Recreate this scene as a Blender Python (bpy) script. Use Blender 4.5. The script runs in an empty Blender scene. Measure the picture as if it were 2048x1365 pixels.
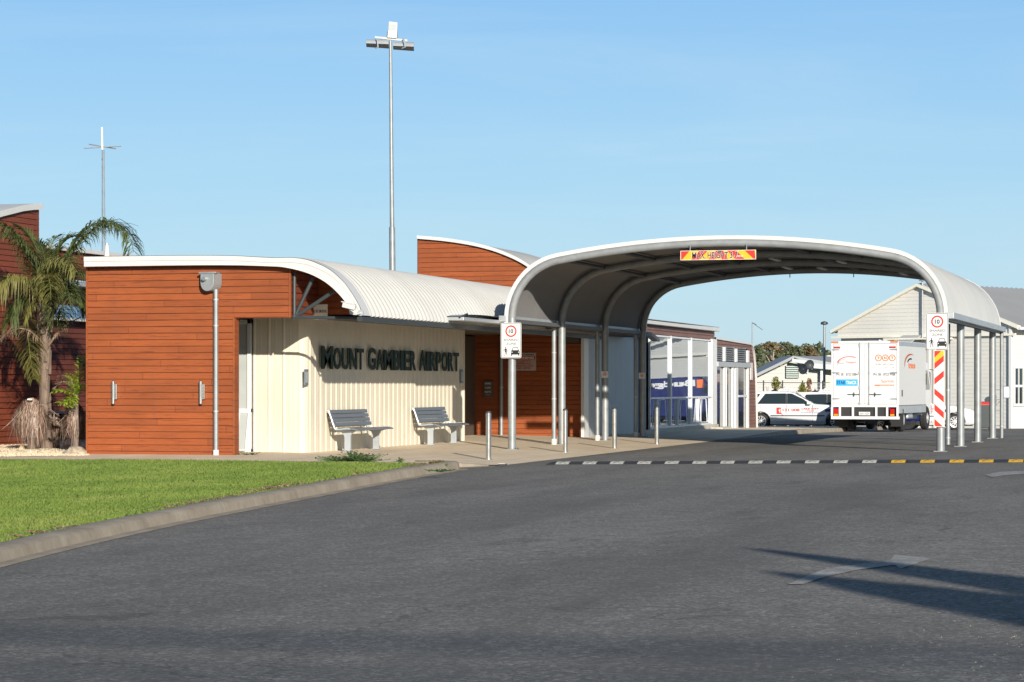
import bpy, bmesh, math, random
from mathutils import Vector, Matrix
R = math.radians
random.seed(7)
sc = bpy.context.scene
COL = sc.collection

# ------------------------------------------------------------------ survey
# world frame: u (x) runs across the drive-through canopy, v (y) along it; metres
HOR, F, H = 770.0, 5000.0, 1.37
TH = math.atan(1386.0 / F)
SN, CS = math.sin(TH), math.cos(TH)
CU, CV = 52.8 * SN, -52.8 * CS
KF = F / CS
def W(px, py, D):
    X = (px - 1024) / F * D
    return Vector((CU - SN * D + CS * X, CV + CS * D + SN * X, H + (HOR - py) / F * D))
def D_v(px, v): return (v - CV) / (CS + SN * (px - 1024) / F)
def D_u(px, u): return KF * (CU - u) / (2410 - px)
def on_v(px, py, v): return W(px, py, D_v(px, v))
def on_u(px, py, u): return W(px, py, D_u(px, u))
def on_z(px, py, z):
    return W(px, py, (H - z) * F / (py - HOR))

def smooth(a, b, x):
    t = min(1, max(0, (x - a) / (b - a)))
    return t * t * (3 - 2 * t)
def fall(v):
    v = min(v, 130)
    return -0.0115 * max(0, v - 14)
def road_z(u, v):
    return fall(v) + 0.013 * (min(max(u, 0), 14) - 7) * (1 - smooth(10, 30, v))
def path_z(u, v):
    e = road_z(2.1, v)
    k = smooth(14, 26, v)
    t = min(1, max(0, (2.1 - u) / 4.6))
    return e + 0.006 + (0.14 * t) * (1 - k) + 0.12 * k
LAWN = 0.06

# ------------------------------------------------------------------ mesh builder
class MB:
    def __init__(s): s.v = []; s.f = []; s.m = []
    def add(s, vs, fs, mi=0):
        o = len(s.v); s.v.extend([tuple(p) for p in vs])
        for f in fs: s.f.append([i + o for i in f]); s.m.append(mi)
        return s
    def box(s, x0, x1, y0, y1, z0, z1, mi=0):
        v = [(x0,y0,z0),(x1,y0,z0),(x1,y1,z0),(x0,y1,z0),(x0,y0,z1),(x1,y0,z1),(x1,y1,z1),(x0,y1,z1)]
        return s.add(v, [(3,2,1,0),(4,5,6,7),(0,1,5,4),(1,2,6,5),(2,3,7,6),(3,0,4,7)], mi)
    def obox(s, c, ax, ay, az, mi=0):
        c = Vector(c); ax = Vector(ax); ay = Vector(ay); az = Vector(az)
        v = [c + i*ax + j*ay + k*az for k in (-1,1) for (i,j) in ((-1,-1),(1,-1),(1,1),(-1,1))]
        return s.add(v, [(3,2,1,0),(4,5,6,7),(0,1,5,4),(1,2,6,5),(2,3,7,6),(3,0,4,7)], mi)
    def tube(s, pts, r, n=12, mi=0, caps=True):
        pts = [Vector(p) for p in pts]
        rs = r if isinstance(r, (list, tuple)) else [r] * len(pts)
        rings = []; ref = None
        for i, p in enumerate(pts):
            t = (pts[min(i+1, len(pts)-1)] - pts[max(i-1, 0)])
            if t.length < 1e-9: t = Vector((0,0,1))
            t.normalize()
            if ref is None: ref = Vector((1,0,0)) if abs(t.x) < .9 else Vector((0,1,0))
            a = (ref - t * ref.dot(t)).normalized(); b = t.cross(a); ref = a
            rings.append([p + rs[i]*(math.cos(2*math.pi*k/n)*a + math.sin(2*math.pi*k/n)*b) for k in range(n)])
        o = len(s.v)
        for rg in rings: s.v.extend([tuple(q) for q in rg])
        for i in range(len(rings)-1):
            for k in range(n):
                k2 = (k+1) % n
                s.f.append([o+i*n+k, o+i*n+k2, o+(i+1)*n+k2, o+(i+1)*n+k]); s.m.append(mi)
        if caps:
            s.f.append([o+k for k in range(n)][::-1]); s.m.append(mi)
            s.f.append([o+(len(rings)-1)*n+k for k in range(n)]); s.m.append(mi)
        return s
    def prism(s, pts, f0, f1, mi=0):
        """pts 2-D outline; f0/f1 map a 2-D point to the two faces in 3-D"""
        n = len(pts)
        a = [f0(p) for p in pts]; b = [f1(p) for p in pts]
        fs = [list(range(n)), [n+i for i in range(n)][::-1]]
        fs += [[(i+1) % n, i, n+i, n+(i+1) % n] for i in range(n)]
        return s.add(a + b, fs, mi)
    def grid(s, P, mi=0):
        """P[i][j] rows of points"""
        o = len(s.v); nj = len(P[0])
        for row in P: s.v.extend([tuple(p) for p in row])
        for i in range(len(P)-1):
            for j in range(nj-1):
                s.f.append([o+i*nj+j, o+i*nj+j+1, o+(i+1)*nj+j+1, o+(i+1)*nj+j]); s.m.append(mi)
        return s
    def lathe(s, prof, c=(0,0,0), axis='z', n=20, mi=0):
        """prof (r, h) pairs around an axis"""
        c = Vector(c); P = []
        for r, h in prof:
            row = []
            for k in range(n+1):
                a = 2*math.pi*k/n; x, y = r*math.cos(a), r*math.sin(a)
                row.append(c + (Vector((x,y,h)) if axis == 'z' else Vector((x,h,y)) if axis == 'y' else Vector((h,x,y))))
            P.append(row)
        return s.grid(P, mi)
    def xf(s, M, start=0):
        for i in range(start, len(s.v)): s.v[i] = tuple(M @ Vector(s.v[i]))
        return s
    def build(s, name, mats, parent=None, smooth=False, bevel=0, world=True, segs=2, weld=False, fixn=False):
        me = bpy.data.meshes.new(name)
        vs = s.v
        if parent is not None and world:
            Mw = parent.matrix_basis.copy(); q_ = parent.parent
            while q_ is not None: Mw = q_.matrix_basis @ Mw; q_ = q_.parent
            Mi = Mw.inverted()
            vs = [tuple(Mi @ Vector(p)) for p in vs]
        me.from_pydata(vs, [], s.f)
        if not isinstance(mats, (list, tuple)): mats = [mats]
        for m in mats: me.materials.append(m)
        if len(mats) > 1: me.polygons.foreach_set('material_index', s.m)
        if smooth:
            me.polygons.foreach_set('use_smooth', [True]*len(me.polygons))
        me.update()
        if weld or fixn:
            bm = bmesh.new(); bm.from_mesh(me)
            if weld: bmesh.ops.remove_doubles(bm, verts=bm.verts, dist=1e-4)
            bmesh.ops.recalc_face_normals(bm, faces=bm.faces)
            bm.to_mesh(me); bm.free()
        if smooth and smooth != 'all':
            try: me.set_sharp_from_angle(angle=R(40))
            except Exception: pass
        o = bpy.data.objects.new(name, me); COL.objects.link(o)
        if parent is not None: o.parent = parent
        if bevel:
            b = o.modifiers.new('bevel', 'BEVEL'); b.width = bevel; b.segments = segs; b.limit_method = 'ANGLE'; b.angle_limit = R(35)
        return o

def tag(o, label=None, cat=None, group=None, kind=None):
    if label: o['label'] = label
    if cat: o['category'] = cat
    if group: o['group'] = group
    if kind: o['kind'] = kind
    return o
def thing(name, label, cat, loc=(0,0,0), rz=0, group=None):
    o = bpy.data.objects.new(name, None); COL.objects.link(o)
    o.empty_display_size = .2
    o.location = loc; o.rotation_euler = (0,0,rz)
    o.matrix_basis = Matrix.Translation(Vector(loc)) @ Matrix.Rotation(rz, 4, 'Z')
    return tag(o, label, cat, group)
def copy_thing(o, loc, rz=None, label=None):
    def cp(x, par):
        c = x.copy(); COL.objects.link(c)
        if par is not None: c.parent = par
        for ch in x.children: cp(ch, c)
        return c
    c = cp(o, None)
    c.location = loc
    if rz is not None: c.rotation_euler = (0,0,rz)
    if label: c['label'] = label
    return c

_tc = {}
def text_geo(s, bold=0.0):
    """2-D triangulated text as (verts, faces), from the built-in font"""
    key = (s, bold)
    if key not in _tc:
        cu = bpy.data.curves.new('t', 'FONT'); cu.body = s; cu.size = 1; cu.offset = bold; cu.resolution_u = 4
        o = bpy.data.objects.new('t', cu); COL.objects.link(o)
        dg = bpy.context.evaluated_depsgraph_get(); dg.update()
        me = bpy.data.meshes.new_from_object(o.evaluated_get(dg))
        vs = [(v.co.x, v.co.y) for v in me.vertices]; fs = [list(p.vertices) for p in me.polygons]
        bpy.data.objects.remove(o); bpy.data.curves.remove(cu); bpy.data.meshes.remove(me)
        _tc[key] = (vs, fs)
    return _tc[key]
def text_fit(mb, s, x0, x1, z0, z1, y, mi=0, bold=0.0, depth=0.0, axes=None):
    """text fitted to a rectangle in the plane y = const, facing -y (or through axes(x, y, z))"""
    vs, fs = text_geo(s, bold)
    if not vs: return
    a0 = min(p[0] for p in vs); a1 = max(p[0] for p in vs); b0 = min(p[1] for p in vs); b1 = max(p[1] for p in vs)
    ax = axes or (lambda x, yy, z: (x, yy, z))
    pts = [ax(x0+(p[0]-a0)/(a1-a0)*(x1-x0), y, z0+(p[1]-b0)/(b1-b0)*(z1-z0)) for p in vs]
    mb.add(pts, fs, mi)
    if depth:
        back = [ax(x0+(p[0]-a0)/(a1-a0)*(x1-x0), y+depth, z0+(p[1]-b0)/(b1-b0)*(z1-z0)) for p in vs]
        mb.add(back, [f[::-1] for f in fs], mi)
        ed = {}
        for f in fs:
            for i in range(len(f)):
                e = (f[i], f[(i+1) % len(f)]); ed[e] = 1
        o = len(mb.v); mb.v.extend(pts + back); n = len(pts)
        for (i, j) in ed:
            if (j, i) not in ed: mb.f.append([o+j, o+i, o+n+i, o+n+j]); mb.m.append(mi)

def circle2(cx, cz, r, n=32, a0=0, a1=360):
    return [(cx+r*math.cos(R(a0+(a1-a0)*k/n)), cz+r*math.sin(R(a0+(a1-a0)*k/n))) for k in range(n + (0 if a1-a0 == 360 else 1))]
def rrect(x0, x1, z0, z1, r, n=5):
    p = []
    for cx, cz, a in ((x1-r, z0+r, -90), (x1-r, z1-r, 0), (x0+r, z1-r, 90), (x0+r, z0+r, 180)):
        p += [(cx+r*math.cos(R(a+90*k/n)), cz+r*math.sin(R(a+90*k/n))) for k in range(n+1)]
    return p
def flat(mb, pts, y, mi=0, t=0.0012, axes=None):
    """thin printed shape in a plane y = const"""
    ax = axes or (lambda x, yy, z: (x, yy, z))
    mb.prism(pts, lambda p: ax(p[0], y, p[1]), lambda p: ax(p[0], y + t, p[1]), mi)
def ring(mb, cx, cz, r0, r1, y, mi=0, n=36, a0=0, a1=360, axes=None, sx=1):
    ax = axes or (lambda x, yy, z: (x, yy, z))
    P = []
    for k in range(n+1):
        a = R(a0+(a1-a0)*k/n)
        P.append([ax(cx+sx*r*math.cos(a), y, cz+r*math.sin(a)) for r in (r0, r1)])
    mb.grid(P, mi)

# ------------------------------------------------------------------ materials
def newmat(name):
    m = bpy.data.materials.new(name); m.use_nodes = True
    nt = m.node_tree; b = nt.nodes['Principled BSDF']
    return m, nt, b
def nd(nt, t, **kw):
    n = nt.nodes.new(t)
    for k, v in kw.items():
        if k.startswith('i_'): n.inputs[k[2:].replace('_', ' ')].default_value = v
        else: setattr(n, k, v)
    return n
def ramp(nt, fac, stops):
    r = nt.nodes.new('ShaderNodeValToRGB'); e = r.color_ramp.elements
    while len(e) < len(stops): e.new(.5)
    for i, (p, c) in enumerate(stops):
        e[i].position = p; e[i].color = (*c, 1) if len(c) == 3 else c
    nt.links.new(fac, r.inputs[0]); return r.outputs[0]
def coords(nt, scale=(1,1,1), rot=(0,0,0), which='Object'):
    tc = nt.nodes.new('ShaderNodeTexCoord'); mp = nt.nodes.new('ShaderNodeMapping')
    mp.inputs['Scale'].default_value = scale; mp.inputs['Rotation'].default_value = rot
    nt.links.new(tc.outputs[which], mp.inputs[0]); return mp.outputs[0]
def noise(nt, vec, scale, detail=4, rough=.55, dist=0):
    n = nd(nt, 'ShaderNodeTexNoise'); n.inputs['Scale'].default_value = scale; n.inputs['Detail'].default_value = detail
    n.inputs['Roughness'].default_value = rough; n.inputs['Distortion'].default_value = dist
    nt.links.new(vec, n.inputs['Vector']); return n.outputs['Fac']
def mixc(nt, fac, a, b, mode='MIX'):
    n = nt.nodes.new('ShaderNodeMix'); n.data_type = 'RGBA'; n.blend_type = mode; n.clamp_factor = True
    for sk, val in ((0, fac), (6, a), (7, b)):
        if hasattr(val, 'links') or hasattr(val, 'is_output'): nt.links.new(val, n.inputs[sk])
        elif sk == 0: n.inputs[0].default_value = val
        else: n.inputs[sk].default_value = (*val, 1)
    return n.outputs[2]
def math_(nt, op, a, b=None, c=None):
    n = nt.nodes.new('ShaderNodeMath'); n.operation = op
    for i, v in enumerate((a, b, c)):
        if v is None: continue
        if hasattr(v, 'is_output'): nt.links.new(v, n.inputs[i])
        else: n.inputs[i].default_value = v
    return n.outputs[0]
def bump(nt, b, h, strength=.3, dist=.01):
    n = nt.nodes.new('ShaderNodeBump'); n.inputs['Strength'].default_value = strength; n.inputs['Distance'].default_value = dist
    nt.links.new(h, n.inputs['Height']); nt.links.new(n.outputs[0], b.inputs['Normal'])
def plain(name, c, rough=.5, metal=0, var=.06, sc_=6, bmp=0, spec=.5, dirt=0):
    """paint/metal/plastic with slight procedural mottling"""
    m, nt, b = newmat(name)
    co = coords(nt); f = noise(nt, co, sc_, 5)
    lo = tuple(max(0, x*(1-var)) for x in c); hi = tuple(min(1, x*(1+var)) for x in c)
    col = ramp(nt, f, [(.3, lo), (.7, hi)])
    if dirt:
        f2 = noise(nt, co, sc_*.35, 6, .7)
        d = ramp(nt, f2, [(.45, (0,0,0)), (.75, (dirt,)*3)])
        col = mixc(nt, d, col, (.16,.13,.10))
    nt.links.new(col, b.inputs['Base Color'])
    rr = nt.nodes.new('ShaderNodeMapRange'); rr.inputs[3].default_value = max(.02, rough-.07); rr.inputs[4].default_value = min(1, rough+.07)
    nt.links.new(f, rr.inputs[0]); nt.links.new(rr.outputs[0], b.inputs['Roughness'])
    b.inputs['Metallic'].default_value = metal
    b.inputs['Specular IOR Level'].default_value = spec
    if bmp: bump(nt, b, noise(nt, co, sc_*8, 3), bmp, .004)
    return m
def timber(name, base, dark, lightc, board=.122, z0=0.0, axis='x'):
    m, nt, b = newmat(name)
    tc = nt.nodes.new('ShaderNodeTexCoord'); sx = nt.nodes.new('ShaderNodeSeparateXYZ')
    nt.links.new(tc.outputs['Object'], sx.inputs[0])
    zi = math_(nt, 'FLOOR', math_(nt, 'DIVIDE', math_(nt, 'SUBTRACT', sx.outputs[2], z0), board))
    along = sx.outputs[0] if axis == 'x' else sx.outputs[1]
    seg = math_(nt, 'FLOOR', math_(nt, 'DIVIDE', math_(nt, 'ADD', along, math_(nt, 'MULTIPLY', zi, 1.37)), 3.1))
    cb = nt.nodes.new('ShaderNodeCombineXYZ'); nt.links.new(zi, cb.inputs[0]); nt.links.new(seg, cb.inputs[1])
    wn = nt.nodes.new('ShaderNodeTexWhiteNoise'); nt.links.new(cb.outputs[0], wn.inputs[0])
    cb2 = nt.nodes.new('ShaderNodeCombineXYZ')
    nt.links.new(math_(nt, 'MULTIPLY', along, 1.1), cb2.inputs[0])
    nt.links.new(math_(nt, 'MULTIPLY', sx.outputs[2], 24.0), cb2.inputs[2])
    nt.links.new(math_(nt, 'MULTIPLY', zi, 3.7), cb2.inputs[1])
    g = noise(nt, cb2.outputs[0], 1.6, 6, .62, .3)
    c1 = ramp(nt, g, [(.26, dark), (.45, base), (.60, base), (.80, lightc)])
    c2 = mixc(nt, math_(nt, 'MULTIPLY', wn.outputs[0], .30), c1, dark)
    wz = noise(nt, coords(nt, (1.0, 1.0, 2.2)), .8, 5, .6)
    c3 = mixc(nt, ramp(nt, wz, [(.45, (0,0,0)), (.75, (.6,.6,.6))]), c2, tuple(x*.55 for x in base))
    fg = noise(nt, coords(nt, (3, 3, 60)), 2.0, 5, .7)
    c3 = mixc(nt, ramp(nt, fg, [(.5, (0,0,0)), (.72, (.45,.45,.45))]), c3, dark)
    # nail heads at regular studs and a butt joint at each board end
    fx = math_(nt, 'FRACT', math_(nt, 'DIVIDE', along, .60)); fz = math_(nt, 'FRACT', math_(nt, 'DIVIDE', math_(nt, 'SUBTRACT', sx.outputs[2], z0), board))
    jx = math_(nt, 'FRACT', math_(nt, 'DIVIDE', math_(nt, 'ADD', along, math_(nt, 'MULTIPLY', zi, 1.37)), 3.1))
    c3 = mixc(nt, math_(nt, 'MULTIPLY', math_(nt, 'LESS_THAN', jx, .0022), .8), c3, tuple(x*.3 for x in dark))
    st_ = noise(nt, coords(nt, (2.2, 2.2, .35)), 1.7, 5, .7)
    c3 = mixc(nt, ramp(nt, st_, [(.56, (0,0,0)), (.78, (.40,.40,.40))]), c3, tuple(x*.45+.03 for x in base))
    nt.links.new(c3, b.inputs['Base Color'])
    b.inputs['Roughness'].default_value = .62
    b.inputs['Specular IOR Level'].default_value = .3
    bump(nt, b, g, .35, .004)
    return m

M = {}
M['timber'] = timber('oiled_timber', (.325,.083,.023), (.095,.028,.014), (.41,.125,.038))
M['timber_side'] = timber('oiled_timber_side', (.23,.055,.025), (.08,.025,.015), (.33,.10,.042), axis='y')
M['timber_dark'] = timber('dark_timber', (.16,.045,.032), (.07,.025,.02), (.24,.10,.07), axis='y')  # darker boards for recessed and side walls
M['timber_grey'] = timber('weathered_timber', (.23,.13,.11), (.13,.06,.05), (.36,.25,.22), axis='y')
M['cream'] = plain('cream_painted_sheet', (.68,.62,.50), .55, var=.05, sc_=1.3, dirt=.12)
M['white'] = plain('white_painted_steel', (.60,.60,.585), .38, var=.04, sc_=1.5, dirt=.06)
M['roof_white'] = plain('off_white_corrugated_steel', (.50,.50,.48), .4, var=.05, sc_=.9, dirt=.12)
M['galv'] = plain('galvanised_pipe', (.30,.32,.33), .50, metal=.45, var=.14, sc_=5, dirt=.10)
M['galv_light'] = plain('zinc_gutter', (.44,.47,.49), .45, metal=.35, var=.08, sc_=3)
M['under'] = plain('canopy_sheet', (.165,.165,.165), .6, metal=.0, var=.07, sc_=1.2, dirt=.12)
M['stainless'] = plain('stainless_steel', (.62,.60,.57), .24, metal=.95, var=.05, sc_=8)
M['dark_steel'] = plain('dark_painted_steel', (.035,.045,.05), .5, var=.1)
M['black'] = plain('black_plastic', (.015,.015,.017), .5)
M['rubber'] = plain('tyre_rubber', (.02,.02,.021), .85, var=.2, sc_=20)
M['grey_slat'] = plain('grey_aluminium_slat', (.19,.215,.25), .42, metal=.3, var=.05, sc_=8)
M['bench_leg'] = plain('silver_cast_leg', (.42,.46,.49), .4, metal=.3, var=.06)
M['letter'] = plain('dark_green_enamel', (.005,.026,.018), .55, spec=.25, var=.1, sc_=10)
M['galv_shade'] = plain('shaded_galvanised_pipe', (.25,.265,.275), .6, metal=.15, var=.14, sc_=5, dirt=.15)  # same pipe as the columns, canopy shade darkened into the colour
M['rail_shade'] = plain('shaded_purlin_grey', (.10,.105,.11), .6, var=.1)  # purlins and edge rails, shade under the roof put into the grey
M['dim_board'] = plain('shaded_notice_board', (.40,.33,.29), .5, var=.06)  # cream board with the shade of its wall put into the colour
M['sign_white'] = plain('sign_white', (.68,.69,.68), .4, var=.02)
M['sign_cream'] = plain('sign_cream', (.78,.76,.66), .4, var=.03)
M['sign_black'] = plain('sign_black', (.012,.012,.014), .5)
M['sign_red'] = plain('sign_red', (.68,.035,.025), .4, var=.04)
M['sign_maroon'] = plain('sign_maroon', (.42,.04,.035), .4)
M['sign_yellow'] = plain('sign_yellow', (.82,.43,.02), .4, var=.05)
M['sign_grey'] = plain('sign_grey_text', (.16,.17,.18), .5)
M['orange'] = plain('orange_print', (.80,.17,.03), .4)
M['blue_print'] = plain('bright_blue_print', (.03,.38,.70), .4)
M['navy'] = plain('navy_print', (.02,.025,.20), .4)
M['soffit'] = plain('dark_soffit_board', (.09,.075,.06), .6, var=.1)
M['concrete_trim'] = plain('concrete', (.46,.43,.37), .85, var=.12, sc_=5, bmp=.3, dirt=.2)
M['alu'] = plain('white_aluminium_frame', (.70,.72,.72), .35, metal=.1, var=.03)
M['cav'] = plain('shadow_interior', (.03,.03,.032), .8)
# ------------------------------------------------------------------ ground materials
def asphalt():
    m, nt, b = newmat('asphalt')
    co = coords(nt)
    big = noise(nt, coords(nt, (.5, .14, 1)), .9, 5, .6, .4)
    mid = noise(nt, coords(nt, (1, .35, 1)), 1.3, 6, .65)
    fine = noise(nt, co, 60, 3, .7)
    c = ramp(nt, big, [(.3, (.195,.187,.174)), (.7, (.272,.260,.243))])
    c = mixc(nt, ramp(nt, mid, [(.56, (0,0,0)), (.70, (.55,.55,.55))]), c, (.12,.116,.11))
    for scl, amt in ((38, 1.0), (95, .8)):
        v1 = nt.nodes.new('ShaderNodeTexVoronoi'); v1.inputs['Scale'].default_value = scl; nt.links.new(co, v1.inputs['Vector'])
        w1 = nt.nodes.new('ShaderNodeTexWhiteNoise'); nt.links.new(v1.outputs['Position'], w1.inputs[0])
        k1 = ramp(nt, w1.outputs[0], [(0, (.68,.68,.68)), (.5, (.90,.90,.90)), (.8, (1.07,1.07,1.06)), (1, (1.45,1.44,1.41))])
        c = mixc(nt, amt, c, k1, 'MULTIPLY')
    g2 = noise(nt, coords(nt, (3.2, 3.2, 1)), 1, 4, .7)
    c = mixc(nt, ramp(nt, g2, [(.36, (.4,.4,.4)), (.58, (0,0,0))]), c, (.13,.127,.123))
    # sealed seams, cracks and tyre-darkened lanes
    wv = noise(nt, co, .6, 4, .6)
    vc = nt.nodes.new('ShaderNodeTexVoronoi'); vc.feature = 'DISTANCE_TO_EDGE'; vc.inputs['Scale'].default_value = .16
    mxv = nt.nodes.new('ShaderNodeVectorMath'); mxv.operation = 'ADD'; nt.links.new(co, mxv.inputs[0])
    cbn = nt.nodes.new('ShaderNodeCombineXYZ'); nt.links.new(math_(nt, 'MULTIPLY', wv, 3.0), cbn.inputs[0]); nt.links.new(math_(nt, 'MULTIPLY', noise(nt, co, .9, 3, .6), 3.0), cbn.inputs[1]); nt.links.new(cbn.outputs[0], mxv.inputs[1]); nt.links.new(mxv.outputs[0], vc.inputs['Vector'])
    crk = math_(nt, 'MULTIPLY', math_(nt, 'LESS_THAN', vc.outputs['Distance'], .0035), math_(nt, 'GREATER_THAN', noise(nt, co, .22, 2, .5), .50))
    c = mixc(nt, math_(nt, 'MULTIPLY', crk, .45), c, (.07,.07,.07))
    ln = noise(nt, coords(nt, (.55, .07, 1), (0,0,R(-20))), 1.2, 4, .55)
    c = mixc(nt, ramp(nt, ln, [(.50, (0,0,0)), (.66, (.40,.40,.40))]), c, (.115,.112,.108))
    # pale worn stones
    vo = nt.nodes.new('ShaderNodeTexVoronoi'); vo.inputs['Scale'].default_value = 30
    nt.links.new(co, vo.inputs['Vector'])
    st = ramp(nt, vo.outputs['Distance'], [(.12, (1,1,1)), (.22, (0,0,0))])
    wn = nt.nodes.new('ShaderNodeTexWhiteNoise'); nt.links.new(vo.outputs['Position'], wn.inputs[0])
    patch = noise(nt, co, .35, 4, .6)
    thr = math_(nt, 'SUBTRACT', 1.02, math_(nt, 'MULTIPLY', ramp(nt, patch, [(.4, (.3,.3,.3)), (.72, (1,1,1))]), .15))
    sel = math_(nt, 'GREATER_THAN', wn.outputs[0], thr)
    c = mixc(nt, math_(nt, 'MULTIPLY', math_(nt, 'MULTIPLY', st, sel), .8), c, (.42,.41,.38))
    nt.links.new(c, b.inputs['Base Color'])
    b.inputs['Roughness'].default_value = .9
    b.inputs['Specular IOR Level'].default_value = .2
    bump(nt, b, noise(nt, co, 90, 3, .7), .7, .006)
    return m
M['asphalt'] = asphalt()
def paving():
    m, nt, b = newmat('path_concrete')
    co = coords(nt)
    f = noise(nt, coords(nt, (1, .5, 1)), 1.1, 6, .65)
    c = ramp(nt, f, [(.3, (.62,.50,.36)), (.7, (.80,.67,.50))])
    br = nt.nodes.new('ShaderNodeTexBrick'); br.offset = 0
    br.inputs['Scale'].default_value = 1; br.inputs['Mortar Size'].default_value = .01
    br.inputs['Brick Width'].default_value = 1.5; br.inputs['Row Height'].default_value = 1.5
    nt.links.new(co, br.inputs['Vector'])
    c = mixc(nt, math_(nt, 'MULTIPLY', br.outputs['Fac'], .6), c, (.20,.16,.11))
    f2 = noise(nt, co, 9, 5, .7)
    c = mixc(nt, ramp(nt, f2, [(.55, (0,0,0)), (.8, (.5,.5,.5))]), c, (.30,.24,.16))
    nt.links.new(c, b.inputs['Base Color']); b.inputs['Roughness'].default_value = .85
    bump(nt, b, noise(nt, co, 70, 3, .7), .4, .003)
    return m
M['paving'] = paving()
def kerbmat():
    m, nt, b = newmat('kerb_concrete')
    co = coords(nt)
    f = noise(nt, co, 1.4, 7, .68)
    c = ramp(nt, f, [(.25, (.19,.155,.115)), (.5, (.32,.27,.205)), (.78, (.43,.375,.295))])
    f2 = noise(nt, coords(nt, (1,1,.25)), 14, 4, .7)
    c = mixc(nt, ramp(nt, f2, [(.5, (0,0,0)), (.8, (.55,.55,.55))]), c, (.17,.145,.115))
    nt.links.new(c, b.inputs['Base Color']); b.inputs['Roughness'].default_value = .9
    bump(nt, b, noise(nt, co, 45, 4, .7), .5, .005)
    return m
M['kerb'] = kerbmat()
def soil():
    m, nt, b = newmat('lawn_soil')
    co = coords(nt)
    f = noise(nt, co, 3.0, 6, .7)
    c = ramp(nt, f, [(.3, (.05,.085,.016)), (.6, (.085,.14,.026)), (.8, (.13,.15,.045))])
    nt.links.new(c, b.inputs['Base Color']); b.inputs['Roughness'].default_value = 1
    bump(nt, b, noise(nt, co, 30, 4), .8, .02)
    return m
M['soil'] = soil()
def grassmat():
    m, nt, b = newmat('grass_blades')
    co = coords(nt)
    f = noise(nt, coords(nt, (1, .45, 1)), .8, 5, .6); f2 = noise(nt, co, 14, 3, .7)
    c = ramp(nt, f, [(.3, (.135,.215,.045)), (.55, (.205,.28,.06)), (.8, (.32,.35,.11))])
    c = mixc(nt, ramp(nt, f2, [(.45, (0,0,0)), (.75, (.7,.7,.7))]), c, (.09,.15,.03))
    nt.links.new(c, b.inputs['Base Color']); b.inputs['Roughness'].default_value = .75
    b.inputs['Specular IOR Level'].default_value = .2
    b.inputs['Subsurface Weight'].default_value = 0
    tr = nt.nodes.new('ShaderNodeBsdfTranslucent'); nt.links.new(c, tr.inputs[0])
    mx = nt.nodes.new('ShaderNodeMixShader'); mx.inputs[0].default_value = .25
    out = nt.nodes['Material Output']
    nt.links.new(b.outputs[0], mx.inputs[1]); nt.links.new(tr.outputs[0], mx.inputs[2]); nt.links.new(mx.outputs[0], out.inputs[0])
    return m
M['grass'] = grassmat()
M['pebble'] = plain('cream_pebble', (.62,.52,.36), .8, var=.3, sc_=9)
M['ground_far'] = plain('far_ground', (.11,.10,.075), .95, var=.4, sc_=.05)

# ------------------------------------------------------------------ ground sheet, road
def sheet(us, vs, zf): return [[(u, v, zf(u, v)) for u in us] for v in vs]
us = [-2500,-900,-400,-200,-100,-60,-40] + [x for x in range(-30, 61, 5)] + [80,120,200,400,900,2500]
vs = [-300,-150,-100] + [x for x in range(-80, 151, 5)] + [200,300,500,900,1500,3500]
MB().grid(sheet(us, vs, lambda u, v: fall(v) - .16)).build('ground', M['ground_far'])['kind'] = 'structure'
us = [-14 + i*1.0 for i in range(0, 75)]; vs = [-66 + i*1.0 for i in range(0, 182)]
road = MB().grid(sheet(us, vs, road_z)).build('road', M['asphalt'], smooth='all'); road['kind'] = 'structure'

# kerb polyline (gutter foot) and lawn/path outlines
GUT = [(-260,1215),(-120,1170),(0,1135),(134,1100),(301,1060),(483,1022),(644,990),(779,963),(886,944),(940,936)]
gut = [on_z(px, py, -.05) for px, py in GUT]
gut = [Vector((p.x, p.y, 0)) for p in gut]
# rounded nose that bends into the path edge
nose_c = gut[-1]
gut += [Vector((1.15,-10.05,0)), Vector((1.75,-9.35,0)), Vector((2.02,-8.7,0))]
def resample(pl, step):
    out = [pl[0]]
    for a, b in zip(pl, pl[1:]):
        n = max(1, int((b-a).length/step))
        out += [a.lerp(b, k/n) for k in range(1, n+1)]
    return out
def chaikin(pl, k=3):
    for _ in range(k):
        q = [pl[0]]
        for a, b in zip(pl, pl[1:]): q += [a.lerp(b,.25), a.lerp(b,.75)]
        pl = q + [pl[-1]]
    return pl
gut = chaikin(gut, 2)
def normals2(pl):
    ns = []
    for i in range(len(pl)):
        t = pl[min(i+1, len(pl)-1)] - pl[max(i-1, 0)]; t.z = 0; t.normalize()
        ns.append(Vector((-t.y, t.x, 0)))     # left of travel (towards lawn)
    return ns
gs = resample(gut, .35); gn = normals2(gs)
arc = [0]
for a, b in zip(gs, gs[1:]): arc.append(arc[-1] + (b-a).length)
L = arc[-1]
def kerb_top(i):
    return LAWN - (LAWN + .035) * smooth(L-1.6, L, arc[i])
prof = [(-.12,0,'r'), (-.10,.003,'r'), (0,.010,'r'), (.03,.05,'f'), (.06,.85,'f'), (.09,1.0,'f'), (.30,1.0,'f'), (.32,.9,'f')]
P = []
for i, p in enumerate(gs):
    row = []
    for off, hh, _ in prof:
        q = p + gn[i]*off; zr = road_z(q.x, q.y); zt = kerb_top(i) + .012
        z = zr + hh*1.0 + .004 if _ == 'r' else zr + (zt - zr)*hh
        row.append((q.x, q.y, z))
    P.append(row)
kb = MB().grid(P)
k = kb.build('kerb', M['kerb'], smooth=True); k['kind'] = 'structure'
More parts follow.
